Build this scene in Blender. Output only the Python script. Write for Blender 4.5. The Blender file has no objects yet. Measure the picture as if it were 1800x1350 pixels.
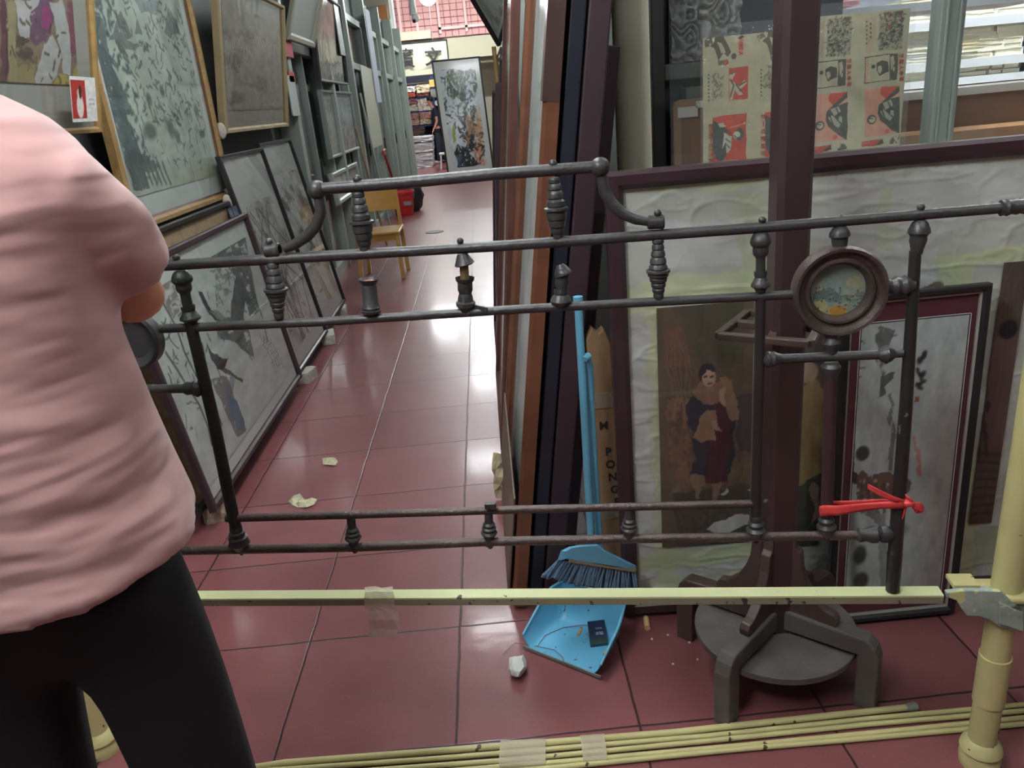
import bpy, bmesh, math, random
import numpy as np
from mathutils import Vector, Matrix

# ------------------------------------------------------------------ camera
SC = bpy.context.scene
TH, PSI, ROLL, FPX, HC = math.radians(20.2), math.radians(.55), math.radians(5.4), 1350.0, 1.5
FW = Vector((math.sin(PSI)*math.cos(TH), math.cos(PSI)*math.cos(TH), -math.sin(TH)))
_R0 = Vector((math.cos(PSI), -math.sin(PSI), 0)); _D0 = FW.cross(_R0)
if _D0.z > 0: _D0 = -_D0
RX = _R0*math.cos(ROLL) + _D0*math.sin(ROLL)
DY = _R0*(-math.sin(ROLL)) + _D0*math.cos(ROLL)
CAM = Vector((0, 0, HC))
cd = bpy.data.cameras.new('camera'); cam = bpy.data.objects.new('camera', cd); SC.collection.objects.link(cam)
cd.sensor_width = 36; cd.sensor_fit = 'HORIZONTAL'; cd.lens = FPX/1800*36; cd.clip_start = .02; cd.clip_end = 100
m = Matrix((RX, -DY, -FW)).transposed().to_4x4(); m.translation = CAM; cam.matrix_world = m
SC.camera = cam

# ------------------------------------------------------------------ world, exposure, lamps
w = bpy.data.worlds.new('world'); SC.world = w; w.use_nodes = True
w.node_tree.nodes['Background'].inputs[0].default_value = (.80, .87, .90, 1)
w.node_tree.nodes['Background'].inputs[1].default_value = .25
SC.view_settings.view_transform = 'Standard'; SC.view_settings.look = 'None'
SC.view_settings.exposure = 0.22; SC.view_settings.gamma = 1; SC.view_settings.use_curve_mapping = False
# tube lamps hanging over the aisle and the stalls: x, y, z, along ('x' or 'y'), emission strength
LAMPS = [(0.05, 6.2, 3.25, 'x', 85), (-.05, 9.9, 3.25, 'x', 100), (0.0, 13.6, 3.3, 'x', 130), (-.1, 17.2, 3.6, 'x', 200),
         (-1.4, 21.0, 4.2, 'x', 330), (.3, 21.0, 4.2, 'x', 300), (-.3, 2.4, 3.0, 'y', 112), (-.8, .3, 2.7, 'y', 135), (1.1, .3, 2.75, 'x', 28),
         (1.9, 2.9, 2.75, 'x', 90), (3.1, 3.1, 2.75, 'x', 90)]

# ------------------------------------------------------------------ helpers: pixel rays (photo frame 1800x1350) onto real planes
def ray(x, y): return (FW*FPX + RX*(x-900) + DY*(y-675)).normalized()
def onP(x, y, p, n):
    d = ray(x, y); n = Vector(n); return CAM + d*((Vector(p)-CAM).dot(n)/d.dot(n))
def onY(x, y, Y): return onP(x, y, (0, Y, 0), (0, 1, 0))
def onX(x, y, X): return onP(x, y, (X, 0, 0), (1, 0, 0))
def onZ(x, y, z=0.0): return onP(x, y, (0, 0, z), (0, 0, 1))
V = Vector
ORIG = {}
rnd = random.Random(7)

def lin(c):
    return tuple((v/12.92 if v <= .04045 else ((v+.055)/1.055)**2.4) for v in c)
def rgb(r, g, b): return lin((r/255, g/255, b/255))

def M(name, col, rough=.5, metal=0, bump=0, bscale=60, var=0, vscale=6, spec=.5, coat=0, chips=None, emis=0, stretch=None):
    m = bpy.data.materials.new(name); m.use_nodes = True; nt = m.node_tree; b = nt.nodes['Principled BSDF']
    b.inputs['Base Color'].default_value = (*col, 1); b.inputs['Roughness'].default_value = rough
    b.inputs['Metallic'].default_value = metal; b.inputs['Specular IOR Level'].default_value = spec
    b.inputs['Coat Weight'].default_value = coat; b.inputs['Coat Roughness'].default_value = .12
    tc = nt.nodes.new('ShaderNodeTexCoord'); mp = nt.nodes.new('ShaderNodeMapping')
    nt.links.new(tc.outputs['Object'], mp.inputs[0])
    if stretch: mp.inputs['Scale'].default_value = stretch
    out = None
    if var:
        n = nt.nodes.new('ShaderNodeTexNoise'); n.inputs['Scale'].default_value = vscale; n.inputs['Detail'].default_value = 5
        nt.links.new(mp.outputs[0], n.inputs['Vector'])
        r = nt.nodes.new('ShaderNodeMapRange'); r.inputs[1].default_value = .3; r.inputs[2].default_value = .7
        r.inputs[3].default_value = 1-var; r.inputs[4].default_value = 1+var*.6
        nt.links.new(n.outputs[0], r.inputs[0])
        mx = nt.nodes.new('ShaderNodeVectorMath'); mx.operation = 'SCALE'; mx.inputs[0].default_value = col
        nt.links.new(r.outputs[0], mx.inputs['Scale']); out = mx.outputs[0]
        nt.links.new(out, b.inputs['Base Color'])
    if chips:
        cc, thr, sc = chips
        n = nt.nodes.new('ShaderNodeTexNoise'); n.inputs['Scale'].default_value = sc; n.inputs['Detail'].default_value = 3
        nt.links.new(mp.outputs[0], n.inputs['Vector'])
        r = nt.nodes.new('ShaderNodeMapRange'); r.inputs[1].default_value = thr; r.inputs[2].default_value = thr+.015
        nt.links.new(n.outputs[0], r.inputs[0])
        mx = nt.nodes.new('ShaderNodeMix'); mx.data_type = 'RGBA'
        nt.links.new(r.outputs[0], mx.inputs[0])
        if out: nt.links.new(out, mx.inputs[6])
        else: mx.inputs[6].default_value = (*col, 1)
        mx.inputs[7].default_value = (*cc, 1); nt.links.new(mx.outputs[2], b.inputs['Base Color'])
    if bump:
        n = nt.nodes.new('ShaderNodeTexNoise'); n.inputs['Scale'].default_value = bscale; n.inputs['Detail'].default_value = 4
        nt.links.new(mp.outputs[0], n.inputs['Vector'])
        bp = nt.nodes.new('ShaderNodeBump'); bp.inputs['Strength'].default_value = bump; bp.inputs['Distance'].default_value = .01
        nt.links.new(n.outputs[0], bp.inputs['Height']); nt.links.new(bp.outputs[0], b.inputs['Normal'])
    if emis:
        b.inputs['Emission Color'].default_value = (*col, 1); b.inputs['Emission Strength'].default_value = emis
    return m

def glass_mat(name, tint=(1, 1, 1), rough=.02, fres=.93, ior=1.5, film=0, filmcol=(1, 1, 1), bump=0, bscale=8):
    m = bpy.data.materials.new(name); m.use_nodes = True; nt = m.node_tree
    for n in list(nt.nodes):
        if n.type != 'OUTPUT_MATERIAL': nt.nodes.remove(n)
    o = [n for n in nt.nodes if n.type == 'OUTPUT_MATERIAL'][0]
    t = nt.nodes.new('ShaderNodeBsdfTransparent'); t.inputs[0].default_value = (*tint, 1)
    g = nt.nodes.new('ShaderNodeBsdfGlossy'); g.inputs['Roughness'].default_value = rough
    lw = nt.nodes.new('ShaderNodeLayerWeight'); lw.inputs[0].default_value = .5
    pw = nt.nodes.new('ShaderNodeMath'); pw.operation = 'POWER'; nt.links.new(lw.outputs['Facing'], pw.inputs[0]); pw.inputs[1].default_value = 5
    f = nt.nodes.new('ShaderNodeMath'); f.operation = 'MULTIPLY_ADD'; nt.links.new(pw.outputs[0], f.inputs[0]); f.inputs[1].default_value = fres; f.inputs[2].default_value = .03
    mx = nt.nodes.new('ShaderNodeMixShader')
    nt.links.new(f.outputs[0], mx.inputs[0]); nt.links.new(t.outputs[0], mx.inputs[1]); nt.links.new(g.outputs[0], mx.inputs[2])
    if bump:
        tc = nt.nodes.new('ShaderNodeTexCoord')
        n = nt.nodes.new('ShaderNodeTexNoise'); n.inputs['Scale'].default_value = bscale; n.inputs['Detail'].default_value = 3
        nt.links.new(tc.outputs['Object'], n.inputs['Vector'])
        bp = nt.nodes.new('ShaderNodeBump'); bp.inputs['Strength'].default_value = bump; bp.inputs['Distance'].default_value = .02
        nt.links.new(n.outputs[0], bp.inputs['Height']); nt.links.new(bp.outputs[0], g.inputs['Normal'])
    last = mx
    if film:
        d = nt.nodes.new('ShaderNodeBsdfDiffuse'); d.inputs[0].default_value = (*filmcol, 1)
        m2 = nt.nodes.new('ShaderNodeMixShader'); m2.inputs[0].default_value = film
        nt.links.new(mx.outputs[0], m2.inputs[1]); nt.links.new(d.outputs[0], m2.inputs[2]); last = m2
    nt.links.new(last.outputs[0], o.inputs[0])
    return m

def tagobj(o, label=None, cat=None, group=None, kind=None):
    if label: o['label'] = label
    if cat: o['category'] = cat
    if group: o['group'] = group
    if kind: o['kind'] = kind
    return o

def thing(name, label, cat, loc, group=None):
    o = bpy.data.objects.new(name, None); SC.collection.objects.link(o); o.location = loc
    o.empty_display_size = .05
    ORIG[o.name] = V(loc); return tagobj(o, label, cat, group)

class MB:
    def __init__(s): s.v = []; s.f = []; s.mi = []; s.m = 0
    def add(s, vs, fs):
        k = len(s.v); s.v += [tuple(p) for p in vs]
        for f in fs: s.f.append(tuple(i+k for i in f)); s.mi.append(s.m)
        return s
    def hexa(s, p):      # 8 points: bottom loop 0-3, top loop 4-7
        return s.add(p, [(3, 2, 1, 0), (4, 5, 6, 7), (0, 1, 5, 4), (1, 2, 6, 5), (2, 3, 7, 6), (3, 0, 4, 7)])
    def bx(s, x0, x1, y0, y1, z0, z1):
        return s.hexa([(x0, y0, z0), (x1, y0, z0), (x1, y1, z0), (x0, y1, z0), (x0, y0, z1), (x1, y0, z1), (x1, y1, z1), (x0, y1, z1)])
    def ob(s, O, U, W, N, a0, a1, b0, b1, c0, c1):
        O, U, W, N = V(O), V(U), V(W), V(N)
        P = lambda a, b, c: O+U*a+W*b+N*c
        return s.hexa([P(a0, b0, c0), P(a1, b0, c0), P(a1, b1, c0), P(a0, b1, c0), P(a0, b0, c1), P(a1, b0, c1), P(a1, b1, c1), P(a0, b1, c1)])
    def bar(s, p, q, wd, hd, up=(0, 0, 1)):
        p, q = V(p), V(q); d = (q-p).normalized(); a = d.cross(V(up)).normalized(); b = a.cross(d)
        return s.ob(p, d, a, b, 0, (q-p).length, -wd/2, wd/2, -hd/2, hd/2)
    def tube(s, pts, r, seg=12, caps=True, closed=False, sy=1.0):
        pts = [V(p) for p in pts]; n = len(pts); r = [r]*n if not isinstance(r, (list, tuple)) else r
        k = len(s.v); up = None
        for i, p in enumerate(pts):
            d = (pts[(i+1) % n]-pts[i-1]) if closed else (pts[min(i+1, n-1)]-pts[max(i-1, 0)])
            d.normalize()
            if up is None:
                up = V((0, 0, 1)) if abs(d.z) < .9 else V((0, 1, 0))
            a = d.cross(up).normalized(); b = a.cross(d).normalized(); up = b
            for j in range(seg):
                t = 2*math.pi*j/seg; s.v.append(tuple(p+a*(r[i]*math.cos(t))+b*(r[i]*sy*math.sin(t))))
        for i in range(n if closed else n-1):
            for j in range(seg):
                A = k+i*seg+j; B = k+i*seg+(j+1) % seg; Cc = k+((i+1) % n)*seg+(j+1) % seg; D = k+((i+1) % n)*seg+j
                s.f.append((A, B, Cc, D)); s.mi.append(s.m)
        if caps and not closed:
            s.f.append(tuple(k+j for j in range(seg-1, -1, -1))); s.mi.append(s.m)
            s.f.append(tuple(k+(n-1)*seg+j for j in range(seg))); s.mi.append(s.m)
        return s
    def lathe(s, p0, p1, prof, seg=20, caps=True):     # prof: (t along axis 0..1, radius m)
        p0, p1 = V(p0), V(p1); d = (p1-p0); dn = d.normalized()
        up = V((0, 0, 1)) if abs(dn.z) < .9 else V((0, 1, 0))
        a = dn.cross(up).normalized(); b = a.cross(dn); k = len(s.v); n = len(prof)
        for t, r in prof:
            for j in range(seg):
                q = 2*math.pi*j/seg; s.v.append(tuple(p0+d*t+a*(r*math.cos(q))+b*(r*math.sin(q))))
        for i in range(n-1):
            for j in range(seg):
                s.f.append((k+i*seg+j, k+i*seg+(j+1) % seg, k+(i+1)*seg+(j+1) % seg, k+(i+1)*seg+j)); s.mi.append(s.m)
        if caps:
            s.f.append(tuple(k+j for j in range(seg-1, -1, -1))); s.mi.append(s.m)
            s.f.append(tuple(k+(n-1)*seg+j for j in range(seg))); s.mi.append(s.m)
        return s
    def ball(s, c, r, seg=16, rings=10, sc=(1, 1, 1)):
        c = V(c); k = len(s.v)
        for i in range(rings+1):
            ph = math.pi*i/rings
            for j in range(seg):
                t = 2*math.pi*j/seg
                s.v.append((c.x+r*sc[0]*math.sin(ph)*math.cos(t), c.y+r*sc[1]*math.sin(ph)*math.sin(t), c.z+r*sc[2]*math.cos(ph)))
        for i in range(rings):
            for j in range(seg):
                s.f.append((k+i*seg+j, k+(i+1)*seg+j, k+(i+1)*seg+(j+1) % seg, k+i*seg+(j+1) % seg)); s.mi.append(s.m)
        return s
    def prism(s, pts, O, U, W, N, d):
        O, U, W, N = V(O), V(U), V(W), V(N); n = len(pts); k = len(s.v)
        for c in (0, d):
            for a, b in pts: s.v.append(tuple(O+U*a+W*b+N*c))
        s.f.append(tuple(k+i for i in range(n-1, -1, -1))); s.mi.append(s.m)
        s.f.append(tuple(k+n+i for i in range(n))); s.mi.append(s.m)
        for i in range(n):
            j = (i+1) % n; s.f.append((k+i, k+j, k+n+j, k+n+i)); s.mi.append(s.m)
        return s
    def build(s, name, mats, parent=None, smooth=False, bevel=0, origin=None, subd=0, angle=40):
        if not isinstance(mats, (list, tuple)): mats = [mats]
        if parent: o0 = ORIG[parent.name]
        elif origin is not None: o0 = V(origin)
        else:
            A = np.array(s.v); o0 = V(((A[:, 0].min()+A[:, 0].max())/2, (A[:, 1].min()+A[:, 1].max())/2, A[:, 2].min()))
        me = bpy.data.meshes.new(name)
        me.from_pydata([(p[0]-o0.x, p[1]-o0.y, p[2]-o0.z) for p in s.v], [], s.f)
        for mm in mats: me.materials.append(mm)
        me.polygons.foreach_set('material_index', s.mi)
        bm = bmesh.new(); bm.from_mesh(me); bmesh.ops.recalc_face_normals(bm, faces=bm.faces); bm.to_mesh(me); bm.free()
        if smooth:
            me.shade_smooth()
            try: me.set_sharp_from_angle(angle=math.radians(angle))
            except Exception: pass
        o = bpy.data.objects.new(name, me); SC.collection.objects.link(o)
        if parent: o.parent = parent; ORIG[o.name] = o0
        else: o.location = o0; ORIG[o.name] = o0
        if bevel:
            b = o.modifiers.new('bevel', 'BEVEL'); b.width = bevel; b.segments = 2; b.limit_method = 'ANGLE'
        if subd:
            b = o.modifiers.new('subd', 'SUBSURF'); b.levels = subd; b.render_levels = subd
        return o

def structure(o): o['kind'] = 'structure'; return o

# ------------------------------------------------------------------ painted artworks (flat pictures): colours per vertex of a fine grid
class Canvas:
    def __init__(s, W, H, col, seed=0, px=None):
        s.W, s.H = W, H; s.a = np.empty((H, W, 3)); s.a[:] = np.array(col)/255.0
        s.rs = np.random.RandomState(seed); s.px = px
        s.X, s.Y = np.meshgrid((np.arange(W)+.5)/W, (np.arange(H)+.5)/H)   # Y: 0 bottom .. 1 top
    def vn(s, nx, ny):
        g = s.rs.rand(ny+2, nx+2); x = s.X*nx; y = s.Y*ny
        i = np.clip(x.astype(int), 0, nx); j = np.clip(y.astype(int), 0, ny); fx = x-i; fy = y-j
        fx = fx*fx*(3-2*fx); fy = fy*fy*(3-2*fy)
        return (g[j, i]*(1-fx)+g[j, i+1]*fx)*(1-fy)+(g[j+1, i]*(1-fx)+g[j+1, i+1]*fx)*fy
    def fbm(s, nx, ny, oc=4):
        o = 0; a = 1; t = 0
        for k in range(oc): o = o+a*s.vn(int(nx*2**k)+1, int(ny*2**k)+1); t += a; a *= .55
        return o/t
    def blend(s, mask, col, al=1.0):
        mk = np.clip(mask, 0, 1)[..., None]*al; s.a = s.a*(1-mk)+(np.array(col)/255.0)*mk; return s
    def uv(s, pts):
        return [s.px(x, y) for x, y in pts] if s.px else pts
    def polymask(s, pts):
        if s.warp:
            if s._w is None: s._w = ((s.fbm(9*s.asp+3, 12, 3)-.5)*s.warp*2/s.asp, (s.fbm(9*s.asp+3, 12, 3)-.5)*s.warp*2)
            x, y = s.X+s._w[0], s.Y+s._w[1]
        else: x, y = s.X, s.Y
        ins = np.zeros(x.shape, bool); n = len(pts)
        for i in range(n):
            x0, y0 = pts[i]; x1, y1 = pts[(i+1) % n]
            if y0 == y1: continue
            c = ((y0 > y) != (y1 > y)) & (x < (x1-x0)*(y-y0)/(y1-y0)+x0); ins ^= c
        return ins.astype(float)
    def poly(s, pts, col, al=1.0, raw=False, rough=0):
        p = pts if raw else s.uv(pts); mk = s.polymask(p)
        if rough: mk = mk*np.clip((s.fbm(24, 40)-.5+rough)*8, 0, 1)
        return s.blend(mk, col, al)
    def line(s, pts, wpx, col, al=1.0, raw=False):
        p = pts if raw else s.uv(pts)
        asp = s.asp
        d = np.full(s.X.shape, 9.0)
        for (x0, y0), (x1, y1) in zip(p, p[1:]):
            dx, dy = (x1-x0)*asp, y1-y0; L = dx*dx+dy*dy+1e-12
            t = np.clip((((s.X-x0)*asp)*dx+(s.Y-y0)*dy)/L, 0, 1)
            d = np.minimum(d, np.hypot((s.X-x0)*asp-t*dx, s.Y-y0-t*dy))
        return s.blend(np.clip(1.2-d/wpx*1.0, 0, 1), col, al)
    def rect(s, x0, y0, x1, y1, col, al=1.0):
        return s.blend(((s.X > x0) & (s.X < x1) & (s.Y > y0) & (s.Y < y1)).astype(float), col, al)
    def ell(s, cx, cy, rx, ry, col, al=1.0, soft=.15):
        d = np.hypot((s.X-cx)/rx, (s.Y-cy)/ry); return s.blend(np.clip((1-d)/soft, 0, 1), col, al)
    def ellp(s, x, y, rx, ry, col, al=1.0, soft=.15):
        u, v = s.px(x, y); u1, _ = s.px(x+rx, y); _, v1 = s.px(x, y+ry)
        return s.ell(u, v, abs(u1-u)+1e-4, abs(v1-v)+1e-4, col, al, soft)

ART_MATS = {}
def art_mat(rough=.75, coat=0):
    k = (rough, coat)
    if k in ART_MATS: return ART_MATS[k]
    m = bpy.data.materials.new('painted_paper'); m.use_nodes = True; nt = m.node_tree; b = nt.nodes['Principled BSDF']
    at = nt.nodes.new('ShaderNodeVertexColor'); at.layer_name = 'paint'
    nt.links.new(at.outputs[0], b.inputs['Base Color']); b.inputs['Roughness'].default_value = rough
    b.inputs['Specular IOR Level'].default_value = .25; b.inputs['Coat Weight'].default_value = coat
    ART_MATS[k] = m; return m

def art(name, O, U, W, w, h, res, paint, parent, seed=1, disp=None, rough=.75, bg=(200, 205, 195), coat=0, warp=.022, tex=.22):
    """flat artwork on the rectangle O + U*[0,w] + W*[0,h]; paint(canvas) colours it."""
    O, U, W = V(O), V(U), V(W); N = U.cross(W)
    nx = max(2, int(res*w/max(w, h))); ny = max(2, int(res*h/max(w, h)))
    def px(x, y):
        p = onP(x, y, O, N)-O; return (p.dot(U)/w, p.dot(W)/h)
    c = Canvas(nx, ny, bg, seed, px); c.asp = w/h; c.warp = warp; c._w = None; paint(c)
    c.a = c.a*(1+(c.fbm(14, 18, 4)-.5)[..., None]*tex)
    X = (c.X*w).ravel(); Y = (c.Y*h).ravel()
    # stretch the cell centres to the full rectangle
    X = (X-X.min())/(X.max()-X.min())*w; Y = (Y-Y.min())/(Y.max()-Y.min())*h
    D = disp(c).ravel() if disp else np.zeros_like(X)
    o0 = ORIG[parent.name] if parent else O
    P = np.outer(X, U)+np.outer(Y, W)+np.outer(D, N)+np.array(O-o0)
    i = np.arange(nx*ny).reshape(ny, nx)
    F = np.stack([i[:-1, :-1], i[:-1, 1:], i[1:, 1:], i[1:, :-1]], -1).reshape(-1, 4)
    me = bpy.data.meshes.new(name); me.vertices.add(nx*ny); me.vertices.foreach_set('co', P.ravel())
    me.loops.add(F.size); me.loops.foreach_set('vertex_index', F.ravel())
    me.polygons.add(len(F)); me.polygons.foreach_set('loop_start', np.arange(0, F.size, 4)); me.polygons.foreach_set('loop_total', np.full(len(F), 4))
    me.update(calc_edges=True)
    a = np.clip(c.a, 0, 1); a = np.where(a <= .04045, a/12.92, ((a+.055)/1.055)**2.4)
    ca = me.color_attributes.new('paint', 'FLOAT_COLOR', 'POINT')
    ca.data.foreach_set('color', np.concatenate([a.reshape(-1, 3), np.ones((nx*ny, 1))], 1).ravel())
    me.materials.append(art_mat(rough, coat)); me.shade_smooth()
    o = bpy.data.objects.new(name, me); SC.collection.objects.link(o)
    if parent: o.parent = parent; ORIG[o.name] = o0
    else: o.location = O; ORIG[o.name] = O
    return o

def lettering(name, txt, p, U, W, size, mat, parent, align='CENTER', sx=1.0, bold=.0):
    U, W = V(U).normalized(), V(W).normalized(); N = U.cross(W).normalized()
    cu = bpy.data.curves.new(name, 'FONT'); cu.body = txt; cu.size = size; cu.align_x = align; cu.align_y = 'CENTER'
    cu.extrude = .0004; cu.offset = bold; cu.materials.append(mat)
    tmp = bpy.data.objects.new(name, cu); SC.collection.objects.link(tmp); bpy.context.view_layer.update()
    me = bpy.data.meshes.new_from_object(tmp.evaluated_get(bpy.context.evaluated_depsgraph_get()))
    bpy.data.objects.remove(tmp); me.name = name
    o = bpy.data.objects.new(name, me); SC.collection.objects.link(o)
    o0 = ORIG[parent.name] if parent else V((0, 0, 0))
    mm = Matrix((U*sx, W, N)).transposed().to_4x4(); mm.translation = V(p)-o0
    o.parent = parent; o.matrix_basis = mm; return o

# ------------------------------------------------------------------ materials
GL = glass_mat('picture_glass', rough=.03)
GLS = glass_mat('dull_picture_glass', rough=.12, fres=.25)
GLW = glass_mat('wavy_picture_glass', rough=.05, bump=.25, bscale=6)
PLAST = glass_mat('clear_plastic', rough=.06, film=.05, filmcol=(.8, .85, .85), bump=.9, bscale=18)
m_plum = M('plum_lacquer', rgb(66, 46, 52), .38, var=.15, vscale=9, coat=.15, chips=(rgb(150, 120, 110), .76, 60))
m_plumd = M('dark_plum_board', rgb(60, 42, 48), .5, var=.2)
m_navy = M('navy_black_board', rgb(34, 36, 48), .4, var=.2)
m_brown = M('redbrown_lacquer', rgb(98, 62, 54), .35, var=.2, vscale=12, coat=.15)
m_orange = M('orange_brown_lacquer', rgb(116, 72, 52), .35, var=.25, vscale=14, coat=.15)
m_black = M('black_frame', rgb(38, 36, 38), .4, var=.1)
m_gold = M('gold_frame', rgb(168, 136, 88), .4, .2, var=.2, vscale=30)
m_goldp = M('pale_gold_frame', rgb(168, 150, 112), .5, .1, var=.2)
m_white = M('white_paper', rgb(214, 218, 212), .8)
m_mat = M('grey_white_mount', rgb(214, 222, 216), .8, var=.04)
m_wood = M('raw_wood', rgb(150, 125, 95), .7, var=.3, vscale=20, bump=.3)
m_foam = M('foam', rgb(205, 200, 188), .9, bump=.8, bscale=90, var=.2, vscale=30)
m_iron = M('dark_iron', rgb(68, 66, 66), .42, .3, bump=.15, bscale=120, var=.16, vscale=18, chips=(rgb(120, 116, 110), .78, 50))
m_ironb = M('dark_iron_brownish', rgb(80, 66, 62), .42, .3, bump=.25, bscale=160, var=.25, vscale=25)
m_yel = M('yellow_paint', rgb(204, 194, 138), .45, bump=.12, bscale=50, var=.1, chips=(rgb(80, 66, 44), .70, 26))
m_yelg = M('pale_yellow_paint', rgb(206, 210, 160), .45, bump=.1, bscale=50, var=.08, chips=(rgb(70, 62, 48), .71, 40))
m_ygrey = M('grey_green_chipped_metal', rgb(158, 170, 158), .5, bump=.3, bscale=50, var=.25, vscale=18, chips=(rgb(205, 200, 140), .58, 22))
m_wal = M('dark_walnut_stain', rgb(78, 62, 58), .42, bump=.08, bscale=40, var=.22, vscale=8, stretch=(1, 1, .3))
m_dust = M('dusty_dark_wood', rgb(98, 90, 86), .7, var=.18, vscale=14, bump=.1)
m_post = M('stand_post_wood', rgb(62, 44, 44), .4, var=.2, vscale=6, coat=.1, chips=(rgb(180, 160, 150), .77, 40))
m_blue = M('sky_blue_plastic', rgb(112, 182, 214), .38, var=.05)
m_blue2 = M('dusty_blue_plastic', rgb(104, 166, 196), .45, var=.1, chips=(rgb(90, 95, 95), .72, 45))
m_bris = M('blue_grey_bristles', rgb(92, 116, 142), .7, var=.3, vscale=60)
m_grey = M('galvanised_grey', rgb(150, 150, 146), .5, .3, var=.2)
m_alu = M('pale_green_grey_metal', rgb(158, 168, 160), .45, .1, var=.1, vscale=4)
m_alu2 = M('grey_metal_frame', rgb(132, 140, 136), .45, .15, var=.15, vscale=5)
m_card = M('brown_cardboard', rgb(150, 118, 88), .85, var=.15, vscale=10, bump=.15, bscale=30)
m_paper = M('crumpled_paper', rgb(226, 226, 222), .85, bump=.3, bscale=40)
m_tape = glass_mat('clear_tape', rough=.2, fres=.95, film=.5, filmcol=rgb(226, 214, 190), bump=1.0, bscale=60)
m_red = M('red_ribbon', rgb(228, 74, 74), .4, var=.15, vscale=40)
m_ink = M('ink', rgb(40, 40, 38), .8)
m_redink = M('red_ink', rgb(186, 72, 58), .8)
m_butt = M('cork_paper', rgb(205, 172, 120), .8, var=.1)
m_chair = M('yellow_varnished_wood', rgb(196, 150, 78), .35, var=.15, coat=.3)
m_bred = M('red_plastic', rgb(196, 48, 48), .35)
m_cream = M('cream_roll', rgb(190, 188, 166), .7, var=.06)
m_brick = M('grey_brick', rgb(170, 150, 130), .95, bump=1, bscale=60, var=.3, vscale=20)

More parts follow.
